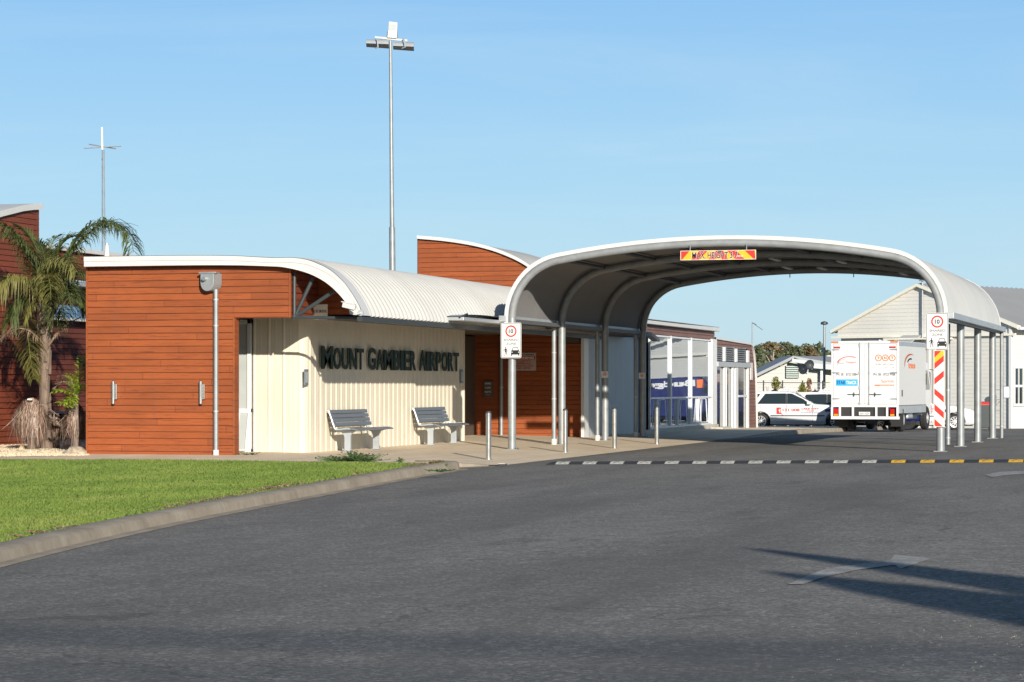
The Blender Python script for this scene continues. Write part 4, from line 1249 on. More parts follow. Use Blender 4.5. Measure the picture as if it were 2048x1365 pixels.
# striped hazard board on right column
vb_ = -.12
za, zb_ = on_v(1879, 854.5, vb_).z, on_v(1879, 701, vb_).z
ua, ub = on_v(1867.6, 780, vb_).x, on_v(1889, 780, vb_).x
t = thing('hazard_board', 'tall white board with red chevron stripes on the right canopy column', 'hazard board', ((ua+ub)/2, vb_, za))
MB().box(ua, ub, vb_, vb_+.012, za, zb_).build('board', M['sign_cream'], t, bevel=.002)
MB().box(ua+.05, ub-.05, vb_+.012, vb_+.04, za+.1, zb_-.1).build('bracket', M['galv'], t)
Hb = zb_-za; Wb = ub-ua
def clip_poly(pts, zlo, zhi):
    def cl(pts, f, v):
        out = []
        for i, p in enumerate(pts):
            q = pts[(i+1) % len(pts)]
            fp, fq = f(p), f(q)
            if fp >= 0: out.append(p)
            if (fp >= 0) != (fq >= 0):
                k = fp/(fp-fq); out.append((p[0]+(q[0]-p[0])*k, p[1]+(q[1]-p[1])*k))
        return out
    pts = cl(pts, lambda p: p[1]-zlo, 0)
    return cl(pts, lambda p: zhi-p[1], 0) if pts else pts
sr, sy = MB(), MB()
# photo rows (y px) of each red band at the left edge and right edge
up = [(701,717,701,701,'r'),(737,721,713,701,'x'),(744,731,722,709,'r'),(770,757,751,739,'r')]
def zpx(y): return za + (854.5-y)/(854.5-701)*Hb
bands = [((718,703),(703,703),'r'), ((735,718),(722,703),'y'), ((737,724),(722,709),'r'), ((770,756),(752,741),'r')]
def band(mb, yl0, yl1, yr0, yr1):
    # left edge from yl0 (lower) to yl1 (upper), right edge likewise
    p = [(ua+.012, zpx(yl0)), (ub-.012, zpx(yr0)), (ub-.012, zpx(yr1)), (ua+.012, zpx(yl1))]
    p = clip_poly(p, za+.012, zb_-.012)
    if len(p) > 2: flat(mb, p, vb_-.002, t=.001)
band(sr, 716, 700, 697, 685); band(sy, 728, 716, 711, 697); band(sr, 738, 728, 726, 714) if False else band(sr, 739, 727, 723, 711)
band(sr, 770, 757, 754, 741)
band(sr, 789, 777, 806, 793)
band(sr, 822, 809, 835, 822) if False else band(sr, 821, 808, 838, 825)
band(sr, 851, 838, 868, 855)
sr.build('red_stripe', M['sign_red'], t); sy.build('yellow_stripe', M['sign_yellow'], t)

# ================================================================== max height board
vm = -.13
q0, q1 = on_v(1361, 521, vm), on_v(1512, 500, vm)
t = thing('height_limit_board', 'red and yellow striped board reading MAX. HEIGHT 3-7 hanging under the canopy arch', 'height sign', ((q0.x+q1.x)/2, vm, q0.z))
x0, x1 = q0.x, q1.x; z0, z1 = q0.z, q1.z; hh = z1-z0; ww = x1-x0
MB().box(x0, x1, vm, vm+.012, z0, z1).build('board', M['sign_yellow'], t, bevel=.002)
mb = MB()
def par(f0, f1, s):   # red parallelogram from bottom f0..f1, sheared by s to the top
    p = [(x0+f0*ww, z0+.008), (x0+f1*ww, z0+.008), (x0+(f1+s)*ww, z1-.008), (x0+(f0+s)*ww, z1-.008)]
    p = [(min(max(a, x0+.008), x1-.008), b) for a, b in p]; flat(mb, p, vm-.002, t=.001)
par(-.10, .02, .10); par(.14, .25, .11); par(.37, .46, .10) 
par(.55, .63, -.06); par(.73, .85, -.11); par(.97, 1.10, -.12)
mb.build('red_stripe', M['sign_red'], t)
mb = MB()
for a, b in ((x0, x0+.010), (x1-.010, x1)): mb.box(a, b, vm-.003, vm-.0005, z0, z1)
mb.box(x0, x1, vm-.0035, vm-.001, z0, z0+.008); mb.box(x0, x1, vm-.0035, vm-.001, z1-.008, z1); mb.build('edge_line', M['sign_cream'], t)
mb = MB(); text_fit(mb, 'MAX. HEIGHT 3-7', x0+.15*ww, x0+.765*ww, z0+.12*hh, z0+.87*hh, vm-.0045, bold=.04); mb.build('lettering_outline', M['sign_white'], t)
mb = MB(); text_fit(mb, 'MAX. HEIGHT 3-7', x0+.155*ww, x0+.76*ww, z0+.15*hh, z0+.84*hh, vm-.006, bold=.014); mb.build('lettering', M['sign_black'], t)
mb = MB(); text_fit(mb, 'metres', x0+.745*ww, x0+.83*ww, z0+.26*hh, z0+.48*hh, vm-.0045, bold=.01); mb.build('small_lettering', M['sign_white'], t)
MB().tube([(x0+.2, vm+.02, z0+.1), (x0+.2, vm+.02, z1+.12)], .012, 6).build('hanger', M['galv'], t)
MB().tube([(x1-.2, vm+.02, z0+.1), (x1-.2, vm+.02, z1+.12)], .012, 6).build('hanger', M['galv'], t)

# ================================================================== warning sign on the back wall
vw = VT-.03
a, b = on_v(1016, 742, vw), on_v(1072, 705.8, vw)
t = thing('warning_sign', 'cream sign with maroon WARNING band about security cameras on the shaded red wall', 'warning sign', ((a.x+b.x)/2, vw, a.z))
MB().box(a.x, b.x, vw, vw+.008, a.z, b.z).build('board', M['dim_board'], t)
ww, hh = b.x-a.x, b.z-a.z
X = lambda f: a.x+f*ww
Z = lambda f: a.z+f*hh
mb = MB(); mb.box(X(.03), X(.97), vw-.003, vw-.001, Z(.63), Z(.80)); mb.build('band', M['sign_maroon'], t)
mb = MB(); text_fit(mb, 'MT GAMBIER AIRPORT', X(.08), X(.92), Z(.85), Z(.93), vw-.002, bold=.02)
mb.build('heading', M['sign_black'], t)
mb = MB(); text_fit(mb, 'WARNING', X(.15), X(.93), Z(.655), Z(.775), vw-.005, bold=.03); mb.build('band_lettering', M['sign_cream'], t)
mb = MB()
for s, z, l, r in (('SECURITY', .49, .18, .82), ('CAMERAS', .36, .2, .8), ('OPERATE ON', .22, .1, .9), ('THIS SITE', .09, .2, .8)):
    text_fit(mb, s, X(l), X(r), Z(z), Z(z+.095), vw-.002, bold=.03)
mb.build('lettering', M['sign_maroon'], t)
# hire car keys lettering; dark panel stands in for the shaded wall
a, b = on_v(968, 795, vw), on_v(986, 762, vw)
t = thing('key_sign', 'HIRE CAR KEYS lettering on a dark stand-in panel on the shaded red wall behind the bollard', 'key sign', ((a.x+b.x)/2, vw, a.z))
MB().box(a.x, b.x, vw-.05, vw+.01, a.z, b.z).build('box', M['soffit'], t, bevel=.006)
mb = MB()
for i, s in enumerate(('HIRE', 'CAR', 'KEYS')):
    z = b.z-.05-.075*i*(b.z-a.z)/.30; text_fit(mb, s, a.x+.04, b.x-.04, z-.045, z, vw-.053, bold=.01)
mb.build('lettering', M['sign_white'], t)
MB().box(a.x+.06, b.x-.06, vw-.056, vw-.051, a.z+.06, a.z+.075).build('slot', M['galv'], t)
# no smoking sign in the vault
v_ = VF+1.25
a, b = on_v(620, 640, v_), on_v(655, 609, v_)
t = thing('no_smoking_sign', 'grey NO SMOKING sign under the open end of the vaulted roof', 'notice', ((a.x+b.x)/2, v_, a.z))
MB().box(a.x, b.x, v_, v_+.006, a.z, b.z).build('board', M['sign_cream'], t)
ww, hh = b.x-a.x, b.z-a.z
mb = MB(); text_fit(mb, 'NO SMOKING', a.x+.33*ww, a.x+.95*ww, a.z+.45*hh, a.z+.65*hh, v_-.003, bold=.02); mb.build('lettering', M['sign_black'], t)
mb = MB(); ring(mb, a.x+.16*ww, a.z+.5*hh, .09*ww, .125*ww, v_-.003); mb.obox((a.x+.16*ww, v_-.003, a.z+.5*hh), (.075*ww,0,.075*ww), (0,.001,0), (-.008*ww,0,.008*ww)); mb.build('symbol', M['sign_maroon'], t)
# small no-parking plates on columns three and four
for k, px, py0, py1, lb in ((2, 1209.5, 756, 743, 'small white plate with a red no parking ring on the third left column'), (3, 1284, 758, 746, 'small dim plate with a red ring on the farthest left column')):
    v_ = BAY*k-.095; a = on_v(px, py0, v_); zt = on_v(px, py1, v_).z
    t = thing('column_plate', lb, 'notice', (a.x, v_, a.z))
    MB().box(a.x-.085, a.x+.085, v_, v_+.006, a.z, zt).build('board', M['sign_white'], t)
    mb = MB(); ring(mb, a.x, a.z+(zt-a.z)*.58, .028, .040, v_-.003); mb.box(a.x-.03, a.x+.03, v_-.003, v_-.001, a.z+(zt-a.z)*.55, a.z+(zt-a.z)*.61); mb.build('symbol', M['sign_red'], t)

# ================================================================== CCTV camera at the vault end
v_ = VFa-.25
c0 = on_v(686, 610, v_); c1 = on_v(711, 616, v_); base = on_v(712, 632, VFa+.0)
t = thing('security_camera', 'white bullet security camera on the white vault end pointing left', 'security camera', base)
d = (c1-c0)
mb = MB(); mb.obox((c0+c1)/2, d/2, (0,.05,0), Vector((-d.z,0,d.x)).normalized()*.045); mb.build('housing', M['white'], t, bevel=.012)
mb = MB(); mb.obox((c0+c1)/2+Vector((-.01,0,.055)), d/2*1.08, (0,.06,0), Vector((-d.z,0,d.x)).normalized()*.008); mb.build('sun_shield', M['white'], t, bevel=.004)
mb = MB(); e = c0 - d.normalized()*.004; mb.tube([e, e - d.normalized()*.008], .03, 12); mb.build('lens', M['sign_black'], t)
mb = MB(); mb.tube([c0.lerp(c1,.62)-Vector((0,0,.04)), Vector((c1.x-.0, v_+.04, c1.z-.11)), Vector((c1.x+.02, VFa-.005, base.z+.05))], .022, 8); mb.build('arm', M['white'], t, smooth=True)
mb = MB(); mb.tube([(c1.x+.02, VFa-.03, base.z+.05), (c1.x+.02, VFa+.0, base.z+.05)], .055, 14); mb.build('wall_plate', M['galv_light'], t, smooth=True)

# ================================================================== floodlight mast
DM = 82
def WM(px, py, dD=0): return W(px, py, DM+dD)
b_ = W(787.5, 700, DM); b_.z = fall(b_.y)
t = thing('floodlight_mast', 'tall tapered steel mast with three floodlights behind the front wing', 'light mast', b_)
top = WM(781, 82)
sx = top.x - b_.x; sy_ = top.y - b_.y
def mp(z): f = (z-b_.z)/(top.z-b_.z); return Vector((b_.x+sx*f, b_.y+sy_*f, z))
zt_ = on_z(787, 445, 0) if False else None
zj = WM(785, 455).z
mb = MB(); mb.tube([mp(b_.z), mp(zj)], [.115,.10], 14); mb.build('lower_pole', M['galv'], t, smooth=True)
mb = MB(); mb.tube([mp(zj-.0), mp(top.z)], [.075,.048], 12); mb.build('upper_pole', M['galv'], t, smooth=True)
RT = Vector((CS, SN, 0)); FW = Vector((-SN, CS, 0))
a, b = WM(750,75), WM(815,82)
mb = MB(); mb.obox((a+b)/2, (b-a)/2, FW*.04, (0,0,.035)); mb.build('crossarm', M['galv'], t)
def flood(c, ax, down, nm='floodlight'):
    """trough floodlight; ax = half length axis, seen from behind"""
    mb = MB(); ax = Vector(ax); d = Vector(down).normalized(); s = ax.cross(d).normalized(); P = []
    for k in range(9):
        a = R(180*k/8); P.append([c - ax*1.0 + s*math.cos(a)*.17 - d*math.sin(a)*.17*1.1, c + ax + s*math.cos(a)*.20 - d*math.sin(a)*.2*1.1])
    mb.grid(P)
    for e in (0, 1): mb.add([r[e] for r in P], [list(range(9)) if e else list(range(9))[::-1]])
    mb.build(nm, M['galv_light'], t, smooth=True)
    mb = MB(); q = [P[0][0], P[0][1], P[8][1], P[8][0]]; mb.add(q, [(0,1,2,3)]); mb.build('lens', M['pale_glass'], bpy.data.objects[-1] if False else t)
flood(WM(755,92), RT*.37 + Vector((0,0,-.02)), Vector((0,0,-1)) - FW*.25)
flood(WM(807,97), RT*.34 + Vector((0,0,-.02)), Vector((0,0,-1)) - FW*.25)
for px in (752, 806):
    mb = MB(); mb.tube([WM(px,78,-.15), WM(px+3,83,-.3), WM(px+4,95,-.25), WM(px-2,97,-.2)], .022, 6); mb.build('bracket', M['galv_light'], t, smooth=True)
# third lamp stands on the arm facing the camera
c = WM(784, 62)
mb = MB()
q = [(-.155,-.24),(.16,-.26),(.19,.26),(-.10,.30)]
mb.prism(q, lambda p: c+RT*p[0]+Vector((0,0,p[1]))-FW*.10, lambda p: c+RT*p[0]*.8+Vector((0,0,p[1]*.8))+FW*.18); h_ = mb.build('lamp_housing', M['galv_light'], t, bevel=.015)
mb = MB(); q2 = [(-.11,.0),(.13,-.01),(.15,.20),(-.08,.23)]
mb.prism(q2, lambda p: c+RT*p[0]+Vector((0,0,p[1]))-FW*.112, lambda p: c+RT*p[0]+Vector((0,0,p[1]))-FW*.101); mb.build('lamp_glass', M['pale_glass'], t)
mb = MB(); mb.tube([WM(771,82), WM(775,68), WM(777,60)], .018, 6); mb.tube([WM(795,82), WM(795,70), WM(793,60)], .018, 6); mb.build('yoke', M['galv'], t, smooth=True)

# ================================================================== antenna mast
DA = 62
b_ = W(205, 520, DA); b_.z = 0
t = thing('antenna_mast', 'thin lattice antenna mast with crossed bars behind the palm', 'antenna', b_)
mb = MB(); mb.tube([b_, W(205, 300, DA)], .022, 6); mb.build('mast', M['galv'], t, smooth=True)
mb = MB(); mb.tube([W(205.6, 300, DA)+RT*.035, W(206.5, 520, DA)+RT*.05], .010, 5)
for y in range(310, 500, 12): mb.tube([W(204.5,y,DA), W(207.5,y+6,DA)], .006, 4)
mb.build('ladder_rail', M['galv'], t)
mb = MB(); mb.tube([W(204.5,300,DA), W(203.8,255,DA)], [.032,.026], 8); mb.build('whip', M['white'], t, smooth=True)
for a, b in (((168,297),(242,293)), ((178,289),(232,298))):
    mb = MB(); mb.tube([W(a[0],a[1],DA-.2), W(b[0],b[1],DA+.2)], .014, 6); mb.build('cross_bar', M['galv'], t, smooth=True)
mb = MB(); mb.tube([W(203.5,318,DA), W(205.5,318,DA)], .04, 6); mb.build('clamp', M['galv'], t)

# ================================================================== palm
def leafmat(name, c0, c1, tr=.3):
    m, nt, b = newmat(name)
    f = noise(nt, coords(nt), 5, 4, .7); c = ramp(nt, f, [(.3, c0), (.7, c1)])
    nt.links.new(c, b.inputs['Base Color']); b.inputs['Roughness'].default_value = .5; b.inputs['Specular IOR Level'].default_value = .4
    t_ = nt.nodes.new('ShaderNodeBsdfTranslucent'); nt.links.new(c, t_.inputs[0]); mx = nt.nodes.new('ShaderNodeMixShader'); mx.inputs[0].default_value = tr
    nt.links.new(b.outputs[0], mx.inputs[1]); nt.links.new(t_.outputs[0], mx.inputs[2]); nt.links.new(mx.outputs[0], nt.nodes['Material Output'].inputs[0])
    return m
M['frond'] = leafmat('palm_green', (.055,.085,.026), (.145,.175,.06))
M['frond_y'] = leafmat('palm_yellow_green', (.13,.135,.035), (.30,.28,.09))
M['frond_dead'] = leafmat('dead_frond', (.20,.12,.08), (.42,.31,.22), .1)
M['fern'] = leafmat('fern_green', (.26,.38,.03), (.50,.60,.08))
M['bark'], nt, b = newmat('palm_bark')
f = noise(nt, coords(nt, (6,6,1.2)), 2.5, 6, .7); c = ramp(nt, f, [(.3, (.07,.048,.035)), (.5, (.18,.13,.10)), (.8, (.34,.27,.21))])
nt.links.new(c, b.inputs['Base Color']); b.inputs['Roughness'].default_value = .9; bump(nt, b, f, .8, .02)
DP = 50.6
rp = random.Random(11)
pb = W(91, 896, DP); pb.z = LAWN
t = thing('palm_tree', 'cocos palm with bushy drooping crown and dead fronds before the left wing', 'palm tree', pb)
def PW(px, py, dd=0): return W(px, py, DP+dd)
tr = [(93,900,.17),(91,880,.155),(90,840,.13),(89,780,.125),(90,720,.13),(91,680,.145),(90,640,.14),(95,610,.10)]
mb = MB(); mb.tube([PW(x,y) for x,y,r in tr], [r*.84 for *_, r in tr], 16)
for k in range(26):  # ragged old leaf bases
    y = rp.uniform(620,850); x = 90+rp.uniform(-14,14); p = PW(x, y, -rp.uniform(.05,.15)); q = PW(x+(x-90)*rp.uniform(.1,.6), y-rp.uniform(18,50), -.1)
    mb.tube([p, q], [rp.uniform(.025,.05),.008], 5)
tk = mb.build('trunk', M['bark'], t, smooth=True)
for x0_, y0_, x1_, y1_ in ((92,650,108,585),(86,650,72,600),(97,640,130,590)):
    MB().tube([PW(x0_,y0_,-.12), PW((x0_+x1_)/2,(y0_+y1_)/2,-.2), PW(x1_,y1_,-.25)], [.05,.03,.015], 7).build('leaf_base', M['bark'], t, smooth=True)
def frond(pts, nleaf, ll, mat, droop=.6, name='frond', spread=1.0, w=.017, bow=0, rach=.014):
    """pts: control points in 3-D; leaflets hang off both sides"""
    P = pts
    for _ in range(3):
        q = [P[0]]
        for a, b in zip(P, P[1:]): q += [a.lerp(b,.25), a.lerp(b,.75)]
        P = q + [P[-1]]
    seg = [0]
    for a, b in zip(P, P[1:]): seg.append(seg[-1] + (b-a).length)
    def at(s):
        s = max(0, min(seg[-1]*.9999, s))
        for i in range(len(P)-1):
            if s <= seg[i+1]:
                return P[i].lerp(P[i+1], (s-seg[i])/max(1e-6, seg[i+1]-seg[i])), (P[i+1]-P[i]).normalized()
    mb = MB(); mb.tube(P[::3]+[P[-1]], [rach*(1-.75*i/len(P[::3])) for i in range(len(P[::3])+1)], 5)
    lat0 = None
    for k in range(nleaf):
        f = .10+.9*k/nleaf; p, tg = at(seg[-1]*f)
        side = tg.cross(Vector((0,0,1)))
        if side.length < .15: side = Vector((-SN,CS,0)).cross(tg)
        side.normalize()
        L_ = ll*(.45+.55*math.sin(math.pi*min(1, .12+f*.85)))*rp.uniform(.8,1.15)
        for sgn in (-1, 1):
            up = rp.uniform(-.1,.55)
            d = (side*sgn*spread*rp.uniform(.5,1) + tg*rp.uniform(.35,.8) + Vector((0,0,up))).normalized()
            dr = droop*rp.uniform(.6,1.3)
            p1 = p + d*L_*.45 + Vector((0,0,-dr*L_*.08)); p2 = p + d*L_*.8 + Vector((0,0,-dr*L_*.38)); p3 = p + d*L_*.95 + Vector((0,0,-dr*L_*.75))
            wv = d.cross(Vector((0,0,1))); wv = (wv.normalized() if wv.length > .1 else tg)*w + Vector((0,0,rp.uniform(-.5,.5)*w))
            mb.add([p-wv*.5, p+wv*.5, p1+wv, p1-wv, p2+wv*.7, p2-wv*.7, p3], [(0,1,2,3),(3,2,4,5),(5,4,6)])
    return mb.build(name, mat, t)
fr = [
 ([(98,600,0),(112,560,.1),(135,505,.2),(165,462,.3),(205,440,.2),(240,448,0),(262,475,-.1),(267,505,-.2)], 64, .50, 'frond', 1.0),
 ([(96,600,0),(115,550,-.2),(150,495,-.3),(190,455,-.3),(222,445,-.3),(245,455,-.4)], 46, .42, 'frond', .8),
 ([(92,600,0),(75,560,.2),(55,505,.3),(30,465,.3),(0,445,.2),(-30,452,.1)], 56, .50, 'frond', .9),
 ([(92,600,0),(80,555,-.3),(62,510,-.4),(35,475,-.5),(10,470,-.6)], 44, .45, 'frond', .8),
 ([(90,605,0),(65,575,-.3),(35,550,-.6),(10,558,-.8),(-10,580,-.9)], 42, .50, 'frond_y', 1.3),
 ([(94,605,0),(98,560,-.4),(112,520,-.9),(135,515,-1.3),(155,545,-1.5)], 44, .42, 'frond_y', .9),
 ([(94,605,0),(105,560,.4),(118,530,.9),(140,530,1.2),(158,560,1.4)], 38, .42, 'frond', .9),
 ([(94,610,0),(115,580,-.2),(140,570,-.4),(160,590,-.5),(168,620,-.5)], 40, .38, 'frond', 1.1),
 ([(90,610,0),(72,590,-.2),(62,600,-.3),(55,640,-.3),(58,700,-.2),(68,760,-.1)], 52, .36, 'frond_y', .5),
 ([(90,610,0),(78,600,.2),(70,630,.3),(72,690,.2),(80,740,.1)], 40, .30, 'frond', .4),
 ([(94,605,0),(85,570,-.6),(92,545,-1.0),(100,560,-1.5),(102,600,-1.7)], 36, .40, 'frond_y', 1.0),
 ([(94,605,0),(110,585,.5),(125,600,.8),(130,640,.9)], 30, .36, 'frond', 1.0),
 ([(94,605,0),(108,570,-.5),(128,560,-1.0),(140,590,-1.3),(142,630,-1.3)], 36, .36, 'frond', .9),
 ([(92,600,0),(96,545,0),(100,500,.2),(108,478,.4),(122,470,.5)], 34, .34, 'frond', .5),
 ([(92,605,0),(70,570,.7),(48,560,1.2),(30,590,1.5)], 34, .40, 'frond', 1.1),
 ([(92,605,0),(60,590,-.1),(35,600,-.2),(20,640,-.3)], 34, .42, 'frond', 1.2),
 ([(94,605,0),(100,590,-.3),(112,610,-.5),(116,660,-.5)], 30, .34, 'frond', .8),
 ([(94,602,0),(102,540,.2),(118,492,.3),(140,472,.4),(165,474,.4)], 44, .42, 'frond', .5),
 ([(92,602,0),(84,540,.1),(72,492,.2),(52,462,.3),(30,452,.3)], 44, .42, 'frond', .5),
 ([(94,602,0),(93,545,-.3),(88,505,-.4),(78,485,-.5)], 36, .38, 'frond', .4),
 ([(94,605,0),(120,575,-.3),(148,545,-.5),(172,548,-.6)], 36, .40, 'frond', .8),
]
for pts, n, ll, mat, dr in fr:
    frond([PW(x,y,d) for x,y,d in pts], int(n*2.5), ll*1.12, M[mat], droop=dr, spread=.95, w=.011)
for pts, n, ll in (([(93,700,-.1),(105,680,-.2),(128,652,-.3),(150,640,-.35),(168,632,-.35)], 34, .22), ([(88,690,-.1),(70,668,-.3),(45,655,-.4),(20,662,-.5),(2,676,-.5)], 42, .28),
                   ([(96,640,-.1),(112,612,-.2),(130,575,-.3),(138,560,-.3)], 8, .12)):
    frond([PW(x,y,d) for x,y,d in pts], n, ll, M['frond_dead'], droop=1.3, spread=.4, name='dead_frond', w=.007, rach=.02)
# dry mop-like bundles
def mop(px, py, w, hgt, n, label, dd=-.5, seed=1):
    r3 = random.Random(seed); p = W(px, py, DP+dd); zb_ = LAWN+.02
    t2 = thing('dry_frond_bundle', label, 'dead fronds', (p.x, p.y, LAWN))
    stalks = [(r3.uniform(0, 6.283), r3.uniform(.5, 1.25), r3.uniform(.5, 1.0), r3.uniform(-.06, .10)) for _ in range(22)]
    for m_, frac, nm in (('mop_dark', .62, 'fibre_mass'), ('mop_light', .38, 'pale_fibre')):
        mb = MB()
        for k in range(int(n*frac)):
            a0, rf, hf, dz = r3.choice(stalks); a = a0 + r3.gauss(0,.25); rr = w*rf
            def c(r_, z_, j): return p + Vector((math.cos(a)*r_ + r3.gauss(0,j), math.sin(a)*r_ + r3.gauss(0,j), z_))
            f = r3.random()
            st = c(rr*f*.9, dz*(1-f) + .05*math.sin(3*f) - hgt*.35*f*f, .012)      # hangs from a stalk that arches outwards
            ln = hgt*hf*r3.uniform(.25,.75)
            mid = st + Vector((r3.gauss(0,.03), r3.gauss(0,.03), -ln*.5)); lo = mid + Vector((r3.gauss(0,.045), r3.gauss(0,.045), -ln*.6))
            lo.z = max(lo.z, zb_); mid.z = max(mid.z, zb_+.02); s = Vector((-math.sin(a), math.cos(a), 0))*r3.uniform(.002,.007)
            mb.add([st-s, st+s, mid+s, mid-s, lo], [(0,1,2,3),(3,2,4)])
        if m_ == 'mop_light':
            for k in range(14):
                a = r3.uniform(0, 6.283); l = w*r3.uniform(.9, 1.7); z0 = r3.uniform(-.25,.02)
                mb.tube([p+Vector((0,0,z0)), p+Vector((math.cos(a)*l*.5, math.sin(a)*l*.5, z0+.03-.1*l)), p+Vector((math.cos(a)*l, math.sin(a)*l, z0-.45*l))], [.007,.006,.003], 4)
        mb.build(nm, M[m_], t2)
    MB().tube([(p.x,p.y,LAWN-.02),(p.x,p.y,p.z)], [.09,.05], 8).build('stump', M['bark'], t2, smooth=True)
    return t2
M['mop_dark'] = leafmat('dry_fibre_dark', (.11,.055,.035), (.24,.14,.10), .1)
M['mop_light'] = leafmat('dry_fibre_pale', (.30,.22,.17), (.50,.41,.33), .1)
m1 = mop(63, 806, .40, .98, 3600, 'large dry brown frond bundle left of the palm trunk', -.7, 3)
MB().obox(W(60,799,DP-1.0), RT*.05, FW*.03, (0,0,.012)).build('cut_end', M['sign_cream'], m1, bevel=.005)
mop(150, 815, .32, .80, 2800, 'dry brown frond bundle under the fern beside the red timber wall', -1.9, 4)
mop(112, 835, .16, .62, 500, 'small dry frond bundle between the palm trunk and the fern', .2, 5)
# tree fern
DFN = DP-2.1
pf = W(152, 790, DFN)
t = thing('tree_fern', 'yellow green fern between the palm and the red timber wall', 'fern', (pf.x, pf.y, LAWN))
MB().tube([(pf.x,pf.y,LAWN-.02),(pf.x,pf.y,pf.z)], [.07,.06], 8).build('stem', M['bark'], t, smooth=True)
for pts, n, ll, mat in (([(152,792,0),(160,760,-.1),(163,730,-.1),(165,712,0)], 46, .17, 'fern'), ([(152,792,0),(145,765,-.3),(140,752,-.4),(135,748,-.5)], 30, .15, 'fern'),
        ([(152,794,0),(138,800,-.4),(125,808,-.5),(114,805,-.5)], 34, .16, 'fern'), ([(152,794,0),(135,785,-.2),(118,780,-.3),(105,785,-.3)], 34, .15, 'fern'),
        ([(152,792,0),(136,768,.1),(120,765,.2),(108,778,.2)], 30, .15, 'frond_dead'), ([(152,792,0),(166,775,-.3),(170,768,-.4)], 20, .12, 'fern'), ([(152,794,0),(140,812,-.5),(132,815,-.6)], 22, .13, 'fern'),
        ([(152,790,0),(143,760,.3),(125,750,.4),(112,762,.5)], 28, .14, 'frond_dead')):
    frond([W(x,y,DFN+d) for x,y,d in pts], int(n*1.3), ll*1.25, M[mat], droop=.35, spread=1.2, w=.012, rach=.007)
# ================================================================== vehicles
M['paint_white'] = plain('white_car_paint', (.66,.67,.68), .22, var=.02, sc_=2)
M['car_glass'], nt, b = newmat('car_glass')
b.inputs['Base Color'].default_value = (.02,.03,.035,1); b.inputs['Roughness'].default_value = .04; b.inputs['Specular IOR Level'].default_value = .8
M['screen_glass'], nt, b = newmat('windscreen_glass')
b.inputs['Base Color'].default_value = (.03,.05,.07,1); b.inputs['Roughness'].default_value = .03; b.inputs['Specular IOR Level'].default_value = 1.0
M['chrome_rim'] = plain('silver_wheel_cover', (.68,.69,.70), .3, metal=.5)
M['tail_red'] = plain('red_lamp_lens', (.45,.01,.01), .2)
M['amber'] = plain('amber_lens', (.85,.30,.02), .25)
M['head_lens'] = plain('headlight_lens', (.55,.58,.60), .15)
def loc(o): return o
def wheel(t, x, y, z, r, w, side, nsp=10, rimm='chrome_rim'):
    """wheel whose axle runs along local y"""
    o = MB().lathe([(r*.62,-w/2),(r*.93,-w/2),(r,-w*.32),(r,w*.32),(r*.93,w/2),(r*.62,w/2)], (x,y,z), 'y', 28).build('wheel', M['rubber'], t, smooth=True, world=False)
    yo = y + side*w*.42
    MB().lathe([(.001,0),(r*.66,0)], (x,yo-side*.03,z), 'y', 24).build('rim_back', M['cav'], o, world=False)
    mb = MB(); mb.lathe([(r*.56,-.012),(r*.66,-.02),(r*.67,.012),(r*.58,.012)], (x,yo,z), 'y', 28)
    mb.lathe([(.001,.018*side),(r*.16,.012*side),(r*.17,-.02*side)], (x,yo,z), 'y', 16)
    for k in range(nsp):
        a = 2*math.pi*k/nsp; ca, sa = math.cos(a), math.sin(a)
        mb.obox((x+ca*r*.37, yo, z+sa*r*.37), (ca*r*.22,0,sa*r*.22), (0,.010,0), (-sa*r*.048,0,ca*r*.048))
    mb.build('rim', M[rimm], o, world=False)
    return o
LOW = [(-1.10,.34),(-1.16,.50),(-1.15,.74),(-1.10,.97)]
BELT = [(-1.10,.97),(2.12,.99)]
HOOD = [(2.12,.99),(2.55,.965),(3.05,.90),(3.50,.80),(3.76,.66),(3.84,.50),(3.82,.30),(3.70,.22)]
def archp(cx, r, n=10): return [(cx + r*math.cos(R(a)), .32 + r*math.sin(R(a))) for a in [(-18) + (216)*k/n for k in range(n+1)]]
